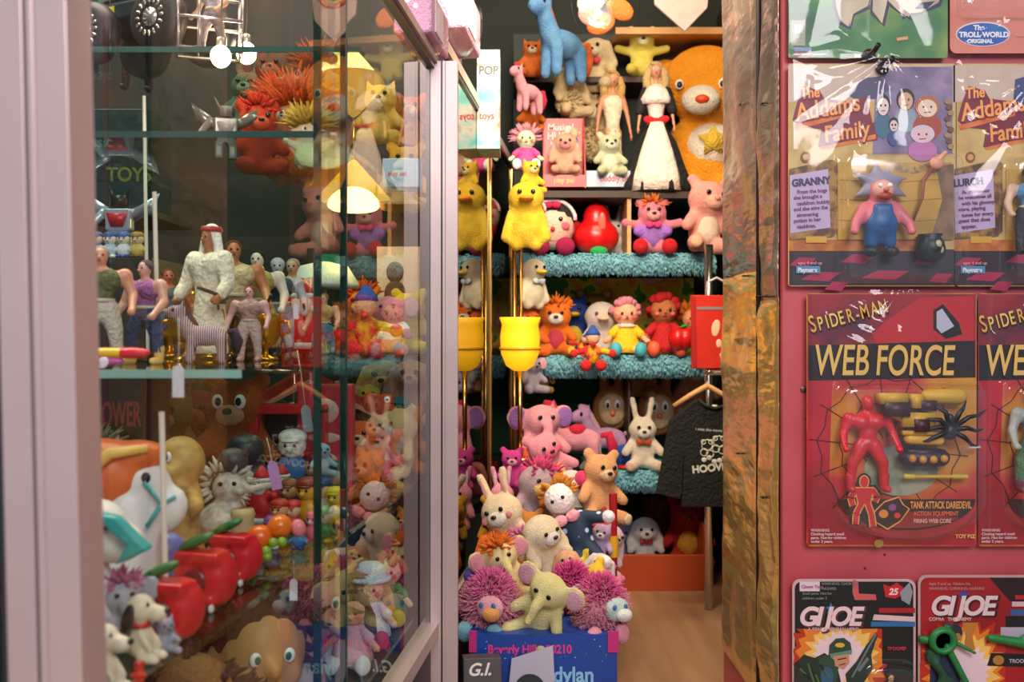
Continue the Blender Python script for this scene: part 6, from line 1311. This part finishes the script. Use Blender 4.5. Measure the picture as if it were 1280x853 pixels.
def masked_dog(T):
    T.p('body', vinyl('#e8e2dc', .4), B().e((-.05, 0, .30), (.2, .18, .30)).e((-.02, 0, .78), (.22, .2, .2)).e((.14, -.03, .70), (.18, .15, .13)), fuse=.034)
    T.p('visor', vinyl('#1ca8a8', .3), B().pr([(.05, .93), (.22, .90), (.42, .70), (.20, .60), (.28, .72)], -.10, .10, c=(0, -.06, 0)), smooth=False, bevel=.02)
    T.p('eye', V('#1c2830'), B().e((.12, -.2, .84), (.045, .03, .035))); T.p('mouth', V('#8c3040'), B().e((.10, -.17, .60), (.03, .02, .012)))
ON('dog_figure', 'white vinyl dog with turquoise visor at the left edge', 'toy animal', 122, .66, S2, 196, masked_dog)
OP('elephant_figure', 'grey elephant figure wearing a pink and orange flower hat', 152, .66, S2, 100, '#9c9aa4', ear='big', trunk=True, hair='#e880b8', mat=vinyl('#a8a6b0', .45), rz=30)
ON('dog_figure', 'cream vinyl dog with black ears sitting at the front left, the one lowest in view', 'toy animal', 150, .585, S2, 92, puppy, col='#e8dcc4', rz=-12)
ON('dog_figure', 'cream vinyl dog with black ears sitting beside the red apples', 'toy animal', 176, .64, S2, 92, puppy, col='#e4d4b8', collar='#c82830', rz=-8)
OP('rhino_figure', 'grey rhino figure between the cream dogs and the first apple', 206, .66, S2 - .001, 48, '#9898a8', ear='pointed', mat=vinyl('#9c9cac', .4), rz=40)
ON('banana_toy', 'yellow plastic banana toy at the left edge', 'toy', 116, .61, S2 + .001, 96, lambda T: (T.p('peel', vinyl('#e0bc24', .35), B().t([(-.12, 0, .02), (.02, -.02, .3), (.0, -.02, .62), (-.2, 0, .95)], [.05, .13, .14, .03], 10)), T.p('tip', V('#2c2418'), B().e((-.21, 0, .97), .04))))
ON('figurine', 'red capped blue figurine in the bottom left corner', 'figurine', 112, .56, S2, 44, ball_toy, cols=('#2c5c88', '#b8c8c0', '#c82828', '#1c2c48'))
ON('figurine', 'red boxy figurine at the feet of the cream dogs', 'figurine', 190, .60, S2 + .001, 26, ball_toy, cols=('#d83020', '#d83020', '#b81c18', '#d83020'), face=False)
for px, Y, h, lb in ((216, .685, 98, 'glossy red apple toy with green leaf, nearest of the three'), (257, .77, 92, 'glossy red apple toy with green leaf, middle of the three'), (294, .85, 78, 'glossy red apple toy with green leaf, smallest and furthest of the three')):
    ON('apple_toy', lb, 'toy', px, Y, S2, h, apple_toy, rz=-14)
def globe(T):
    T.p('base', vinyl('#b82434', .3), B().l([(.55, .0), (.60, .06), (.58, .16), (.3, .22)], (0, 0, 0), 20)); T.p('base_trim', vinyl('#d8b038', .3), B().l([(.605, .08), (.61, .11), (.605, .14)], (0, 0, 0), 20)); T.p('ball', vinyl('#7478c4', .3), B().e((0, 0, .62), (.34, .34, .36))); T.p('foot_ring', vinyl('#3c78b8', .3), B().l([(.3, .2), (.3, .27), (.2, .3)], (0, 0, 0), 16))
ON('globe_toy', 'violet ball toy on a round red and gold base', 'toy', 209, .84, S2, 68, globe)
def statue(T, col='#c89850'):
    b = B().l([(.24, 0), (.20, .1), (.17, .3), (.20, .42), (.15, .55)], (0, 0, 0), 20, 1, .8).e((0, 0, .78), (.22, .20, .22)).e((.06, -.16, .72), (.10, .10, .07)).e((-.14, -.06, .68), (.1, .1, .1)).c((.12, 0, .54), (.32, -.12, .44), .09, .07).c((.32, -.12, .44), (.30, -.14, .36), .06, .04).c((-.12, 0, .54), (-.3, -.1, .46), .09, .07).e((.1, -.1, .6), (.12, .1, .08))
    T.p('body', mottle('tan resin', [(.35, '#b08040'), (.65, '#d0a258')], 7, .5), b, fuse=.026)
    eyes(T, .075, -.20, .84, .032, '#2a1c14', True)
    T.p('robe_folds', mottle('tan resin', [], 7), B().t([(-.2, -.12, .5), (0, -.2, .44), (.24, -.14, .48)], .03, 8).t([(-.12, -.14, .36), (-.10, -.17, .1)], .02, 6).t([(.06, -.15, .36), (.08, -.18, .1)], .02, 6))
ON('statuette', 'tan carved old man statuette with a bald head', 'figurine', 226, .97, S2, 146, statue, rz=-30)
def fisherman(T):
    m = mottle('bleached resin', [(.35, '#a89484'), (.65, '#d4c8bc')], 12, .6)
    T.p('body', m, B().e((-.05, 0, .25), (.30, .24, .24)).e((.02, 0, .62), (.20, .18, .18)).c((.14, -.05, .58), (.48, -.14, .66), .05, .04).c((-.12, 0, .4), (-.34, -.1, .3), .09, .06).e((.12, -.16, .60), (.06, .07, .05)).b((-.36, 0, .14), (.22, .2, .26)), fuse=.028)
    T.p('hair', m, B().tufts((-.04, .02, .66), (.2, .18, .18), 90, .14, .03, 14, front=False)); T.p('cap', V('#4c3c3c'), B().e((.04, .03, .90), (.16, .14, .14)).c((.12, 0, .92), (.22, 0, 1.06), .05, .02)); T.p('rope', V('#c8a878'), B().l([(.11, .06), (.13, .12), (.11, .18), (.13, .24), (.11, .30), (.13, .36), (.11, .42)], (.16, -.18, 0), 12)); eyes(T, .07, -.165, .68, .025)
ON('statuette', 'bleached carved fisherman statuette with rope and basket', 'figurine', 286, 1.00, S2, 118, fisherman, rz=10)
def caterpillar(T):
    T.p('segment', vinyl('#e86418', .2), B().e((-.9, -.05, .42), (.42, .4, .40))); T.p('segment', vinyl('#e86418', .2), B().e((-.1, .1, .56), (.44, .4, .42))); T.p('segment', vinyl('#ec7420', .2), B().e((.55, .3, .74), (.40, .4, .38)))
    T.p('head', vinyl('#7088c8', .3), B().e((-1.5, -.2, .40), (.32, .3, .36))); T.p('face', vinyl('#e89498', .35), B().e((-1.46, -.34, .16), (.28, .2, .2))); T.p('beads', vinyl('#88a830', .3), B().e((-.5, -.35, .1), .17).e((-.2, -.3, .25), .16).e((.1, -.25, .16), .17).e((.35, -.2, .36), .15).e((.6, -.1, .30), .16).e((.1, -.3, -.0), .15).e((-.35, -.3, -.1), .14)); T.p('tail', vinyl('#e88088', .35), B().e((1.1, .3, .55), (.24, .2, .28)))
ON('caterpillar_toy', 'caterpillar toy of shiny orange balls with green beads', 'toy', 344, .90, S2 + .012, 40, caterpillar, ry=-14)
CAST = [('blue capped', 374, .985, 34, ('#3c7cc0', '#e8b090', '#2c70c0', '#3c3c8c')), ('pink', 392, 1.02, 40, ('#e06878', '#f0b0b0', '#e06878', '#b83c58')), ('red capped', 366, 1.06, 44, ('#c82830', '#e8b898', '#c82830', '#5c3424')), ('violet bellied', 340, .99, 42, ('#a070b8', '#e87c48', '#7c4c98', '#d8d8e0')), ('green suited', 408, 1.02, 46, ('#2c8c4c', '#e8c898', '#2c8c4c', '#d8b030')), ('orange nosed', 350, 1.05, 48, ('#e87430', '#f0a878', '#b83018', '#e8e0d8')), ('navy hatted', 402, 1.14, 56, ('#e8e8ec', '#f0c098', '#20407c', '#e8a020')), ('golden bellied', 385, 1.12, 60, ('#e0a020', '#e8a838', '#8c2c1c', '#b82018')), ('bottle green', 414, 1.2, 66, ('#1c4c38', '#d8b090', '#1c4430', '#2c2c2c')), ('brown bearded', 362, 1.16, 50, ('#6c3c24', '#d89c70', '#8c5428', '#3c2418')), ('yellow slickered', 420, 1.12, 48, ('#e8c828', '#f0d050', '#e8c828', '#d8a018')), ('wine red', 398, 1.24, 70, ('#8c2038', '#e0a890', '#701828', '#2c1820'))]
for nm, px, Y, h, cols in CAST: ON('figurine', f'{nm} round figurine in the crowd of small toys before the red cabinet', 'figurine', px, Y, S2, h, ball_toy, rz=-15, cols=cols)
OP('whale_toy', 'pale blue and white whale toy on top of the crowd of figurines', 402, 1.18, S2 + .045, 46, '#88a8c8', ear='none', mat=vinyl('#98b4cc', .35), belly='#f0f0f4', rz=30)
# red cabinet and roof
def booth(T):
    R_ = vinyl('#c81820', .35)
    T.p('frame', R_, B().bb(-.5, -.36, -.2, .2, 0, 1.1).bb(.36, .5, -.2, .2, 0, 1.1).bb(-.5, .5, -.2, .2, 1.02, 1.14).bb(-.36, .36, -.2, .2, 0, .06).bb(-.36, .36, -.18, .18, .48, .54), smooth=False, bevel=.02)
    T.p('back', vinyl('#1c1414', .5), B().bb(-.36, .36, .16, .19, .06, 1.02), smooth=False)
ON('toy_cabinet', 'red toy cabinet with open front standing behind the small figurines', 'toy cabinet', 362, 1.36, S2, 96, booth)
ON('figurine', 'pale faced figurine in blue standing inside the red cabinet', 'figurine', 366, 1.35, S2 + .008, 74, ball_toy, cols=('#3c6ca8', '#e8d8d0', '#ece4e0', '#2c5890'))
def pillar_sign(T): T.p('panel', vinyl('#c83440', .4), B().bb(-.26, .26, -.1, .1, 0, 1), smooth=False, bevel=.02); T.p('printed_picture', V('#e8b0a8'), B().e((0, -.1, .75), (.14, .015, .12)).e((0, -.1, .5), (.16, .015, .05)).e((0, -.1, .3), (.12, .015, .06)))
ON('toy_box', 'tall red carton with pale print right of the red cabinet', 'toy box', 408, 1.38, S2, 132, pillar_sign)
def roof(T):
    T.p('wall', vinyl('#5c2420', .5), B().bb(-.6, .6, -.3, .3, 0, .62), smooth=False)
    T.p('roof', vinyl('#b02c20', .4), B().pr([(-.95, .50), (0, 1.0), (.95, .50), (.95, .58), (0, 1.12), (-.95, .58)], .4, .8), smooth=False); T.p('trim', vinyl('#d88c78', .4), B().pr([(-.95, .50), (0, 1.0), (.95, .50), (.92, .47), (0, .94), (-.92, .47)], -.40, .02), smooth=False); T.p('window', vinyl('#e8b050', .3), B().bb(-.2, .2, -.31, -.30, .2, .5), smooth=False)
ON('toy_house', 'red roofed toy house behind the red cabinet', 'toy house', 384, 1.62, S2, 112, roof, rz=14)
OP('bear_plush', 'rusty orange bear plush filling the gap below the eye-level shelf', 296, 1.36, S2, 152, '#a84818', col2='#c05c20', muz='#e0a080', ear='round', white_eye=True)
OP('dog_plush', 'maroon dog plush under the gold cups', 250, 1.5, S2, 120, '#6c1c18', ear='long_down', muz='#9c3c2c')
OP('cat_plush', 'brown striped cat plush behind the tan statuette', 212, 1.42, S2, 128, '#5c4430', col2='#7c5c3c', ear='pointed', muz='#a08c74')
OP('wolf_plush', 'grey wolf plush with shaggy fringe behind the white horse', 118, .98, S2, 148, '#a89c90', col2='#c8bcb0', ear='pointed', muz='#d8d0c8', hair='#6c6458', eye='#2c7c68')
OP('penguin_toy', 'black and white penguin toy with red beak behind the bleached fisherman', 308, 1.14, S2 + .02, 96, '#2c2830', ear='none', beak='#d83c48', belly='#e8e0dc', mat=vinyl('#302c34', .4), stand=True, arms='down')
# lowest shelf: big puppet heads
ON('puppet_head', 'big brown haired puppet head with green eyes, low in the case', 'puppet', 326, .98, S3, 190, bust_head, skin='#c08850', hair='#4c2410', eye='#2c6c48', rz=30)
ON('puppet_head', 'tan puppet head with brown cap beside the brown haired one', 'puppet', 268, .80, S3, 200, bust_head, skin='#a87450', hair='#4c2c20', hat='#8c5c30', rz=10)
ON('puppet_head', 'long nosed pink puppet head with ochre cap below the orange balls', 'puppet', 384, 1.12, S3, 186, bust_head, skin='#e09c80', hair='#8c7c30', hat='#a8803c', longnose=True, rz=40)
ON('puppet_head', 'dark brown haired puppet head low at the front', 'puppet', 288, .90, S3, 120, bust_head, skin='#6c4c38', hair='#3c2820', rz=20)
ON('troll_doll', 'troll doll with a tall shock of sea-green hair', 'doll', 396, 1.22, S3, 96, troll, hair='#148c6c', skin='#d0a080', cloth_='#e8e0e8')
T = ON('toy_ball', 'pale grey ball at the bottom of the case', 'ball', 366, 1.02, S3 + .03, 64, lambda T: (T.p('ball', vinyl('#c0b8bc', .35), B().e((0, 0, .5), .5, seg=24, rings=16)), T.p('seam', vinyl('#98909c', .4), B().t([(.5*math.cos(R(q)), .0, .5 + .5*math.sin(R(q))) for q in range(0, 361, 20)], .012, 6))))
ON('rag_doll', 'rag doll with blond plaits and white dress, low near the centre post', 'doll', 470, 1.32, S3, 100, rag_doll, hair='#d8b868', dress='#d8d8e4', skin='#e8b8a0', shoe='#c83048', style='long', hat='#b8c8d8')
ON('rag_doll', 'rag doll with brown plaits in pale pink, low behind the glass edge', 'doll', 442, 1.22, S3, 104, rag_doll, hair='#5c3828', dress='#e0a8b0', skin='#d8a088', shoe='#e8e8e8', style='long')
ON('rag_doll', 'rag doll with red curls and green dress, low beside the blond one', 'doll', 500, 1.42, S3, 92, rag_doll, hair='#b83820', dress='#2c8c50', skin='#e8b8a0', shoe='#d8b838')
# behind the second pane
BEH = [('bear_plush', 'honey panda-nosed bear plush facing left behind the second pane', 500, 1.50, S2, 92, dict(col='#e8c890', muz='#d8ccc8', nose='#1c1418', bighead=1.15, rz=-40)),
 ('bear_plush', 'tangerine bear plush behind the centre post', 520, 1.56, S2, 84, dict(col='#f07828', muz='#f8b888', ear='round')),
 ('pig_plush', 'rose pig plush in the middle behind the second pane', 474, 1.48, S2, 72, dict(col='#f08c94', muz='#f8b8b0')),
 ('fox_plush', 'deep orange fox plush near the pane edge on the lower shelf', 450, 1.44, S2, 86, dict(col='#e86424', ear='pointed', muz='#f0c8a0')),
 ('whale_toy', 'teal whale plush behind the second pane', 500, 1.70, S2 + .035, 62, dict(col='#2c80a0', ear='none', muz='#58a0b8')),
 ('duck_plush', 'lemon duck plush behind the teal whale', 462, 1.72, S2 + .05, 64, dict(col='#f0e070', ear='none', beak='#f08830')),
 ('rabbit_plush', 'blush rabbit plush high on the lower shelf behind the centre post', 514, 1.80, S2 + .05, 92, dict(col='#f0b8b8', ear='long_down', muz='#f8dcd8')),
 ('dog_plush', 'caramel dog plush beside the boxy bug toy', 480, 1.84, S2 + .03, 104, dict(col='#e0a050', ear='long_down', muz='#f0cc98')),
 ('bear_plush', 'peach bear plush by the pane edge behind the fox', 442, 1.78, S2, 96, dict(col='#e89c80', muz='#f4c8b4')),
 ('bear_plush', 'yellow bear plush above the multicoloured clown', 512, 1.62, S1, 84, dict(col='#f4cc3c', muz='#f8e49c')),
 ('mouse_plush', 'pink big-eared mouse plush on the eye-level shelf', 496, 1.46, S1, 82, dict(col='#e8909c', ear='big', inear='#f0b8bc', shirt='#f0ece8')),
 ('lion_plush', 'marmalade lion plush deep in the case at the pane edge', 452, 1.72, S1, 88, dict(col='#f08820', hair='#e05c18', muz='#f4d8a0')),
 ('bear_plush', 'golden bear plush on the upper shelf beside the glowing cone lamp', 508, 1.66, S0, 92, dict(col='#e0a030', muz='#f0c880')),
 ('monkey_plush', 'russet monkey plush at the top right of the case', 514, 1.78, SU, 80, dict(col='#b85c20', muz='#e8b078')),
 ('cat_plush', 'buff cat plush at the top beside the rail', 476, 1.70, SU, 84, dict(col='#e8b860', ear='pointed', muz='#f4dca8'))]
for n, lb, px, Y, z, h, kw in BEH: OP(n, lb, px, Y, z, h, **kw)
ON('jester_doll', 'multicoloured clown doll with ruffles near the pane edge', 'doll', 462, 1.34, S1, 84, jester)
def bugbox(T):
    T.p('head', vinyl('#b83c18', .35), B().b((0, 0, .5), (.8, .6, .62)).e((-.45, 0, .5), (.3, .3, .38)), smooth=False, bevel=.08); T.p('antenna', vinyl('#1c1414', .4), B().t([(-.05, -.2, .8), (.06, -.2, 1.2), (-.08, -.2, 1.38)], .025, 6)); T.p('antenna', vinyl('#1c1414', .4), B().t([(.3, -.3, .5), (.7, -.35, .46), (1.1, -.35, .44)], .02, 6)); T.p('eye', V('#f0ece0'), B().e((.2, -.31, .62), (.12, .04, .12))); T.p('pupil', V('#181414'), B().e((.22, -.345, .62), (.05, .02, .05)))
ON('ladybird_toy', 'boxy rust-red bug toy with black feelers behind the second pane', 'toy', 482, 1.40, S2 + .10, 34, bugbox)
def conelamp(T):
    T.p('shade', glow('#ffb820', 1.5), B().l([(.95, .0), (.93, .06), (.5, .55), (.10, 1.0), (.02, 1.05)], (0, 0, 0), 28)); T.p('stem', GOLDM, B().t([(0, 0, 1.0), (0, 0, 1.9)], .03, 8))
TY('cone_lamp', 'glowing yellow cone lampshade deep in the case', 'lamp', 442, 250, 1.60, 48, conelamp); p = at(442, 262, 1.6); point('cone_lamp_light', p, 1.3, (1, .70, .24), .05)
ON('picture_card', 'pale pink picture card with a dark doll print, on the eye-level shelf', 'picture card', 498, 1.76, S1 + .07, 84, lambda T: (T.p('card', V('#e8c8c8'), B().bb(-.32, .32, 0, .03, 0, 1), smooth=False), T.p('printed_picture', V('#6c4438'), B().e((-.05, -.003, .62), (.13, .008, .16)).e((-.05, -.003, .3), (.16, .008, .2))), T.p('printed_ground', V('#6cb8b8'), B().bb(-.32, .32, -.006, 0, 0, .16), smooth=False)))
o, W, H, dp = toy_box('toy_box', 'pale blue toy box with small printed figures on the upper shelf', 478, 524, 198, 234, 1.46, .05, V('#b8c8e0'), [('play set', .15, .4, .24, V('#c84858'), 1)])
o, W, H, dp = toy_box('toy_box', 'teal box tucked beneath the doll-house lamp', 392, 424, 318, 336, 1.80, .08, V('#1c8878'), [])
# price tags
price_tag(223, 497, .70, 40, 'long white price tag hanging by a thread before the black box', string=60)
price_tag(370, 399, .92, 19, 'small white price tag hanging in front of the red gnome', string=30)
price_tag(386, 540, .96, 33, 'slate grey price tag hanging before the red cabinet', col='#8c9aa0', tilt=-8, string=70)
price_tag(347, 612, .94, 36, 'lavender price tag hanging beside father christmas', col='#c08cc8', tilt=-12, string=30)
price_tag(367, 751, .94, 27, 'white price tag hanging over the brown haired puppet head', string=24)
# things kept on top of the case and wrapped in clear film
def parcel(T, c1='#c898b8', c2='#e8dce8'):
    T.p('contents', cloth(c1), B().bb(-.9, .9, -.35, .35, 0, .8), smooth=False, bevel=.05); T.p('lining', V(c2), B().bb(-.6, .2, -.37, -.34, .1, .7), smooth=False)
    T.p('clear_film', WRAP, B().e((0, 0, .45), (1.05, .5, .62), seg=30, rings=18))
TY('wrapped_parcel', 'pink and white parcel in crinkled film on top of the case', 'parcel', 528, zy(ZT1 + .014, 1.46), 1.46, 66, parcel, rz=84)
TY('wrapped_parcel', 'lilac parcel in crinkled film above the centre post', 'parcel', 566, 56, 1.74, 74, parcel, rz=84, c1='#d8a8c8', c2='#f0e8f0')
# ------------------------------------------------------------------ lettering becomes mesh, one piece per title or block of words
bpy.context.view_layer.update()
dg = bpy.context.evaluated_depsgraph_get()
groups_ = {}
for o in [o for o in sc.objects if o.type == 'FONT']: groups_.setdefault((o.parent.name if o.parent else '', o.name.split('.')[0]), []).append(o)
for (pn, nm), obs in groups_.items():
    bb_ = B()
    for o in obs:
        me = bpy.data.meshes.new_from_object(o.evaluated_get(dg)); M = o.matrix_local
        bb_.mat(o.data.materials[0]); bb_.add([M @ v.co for v in me.vertices], [tuple(p.vertices) for p in me.polygons])
    par = obs[0].parent
    for o in obs: bpy.data.objects.remove(o)
    bb_.build(nm, None, par, smooth=False)
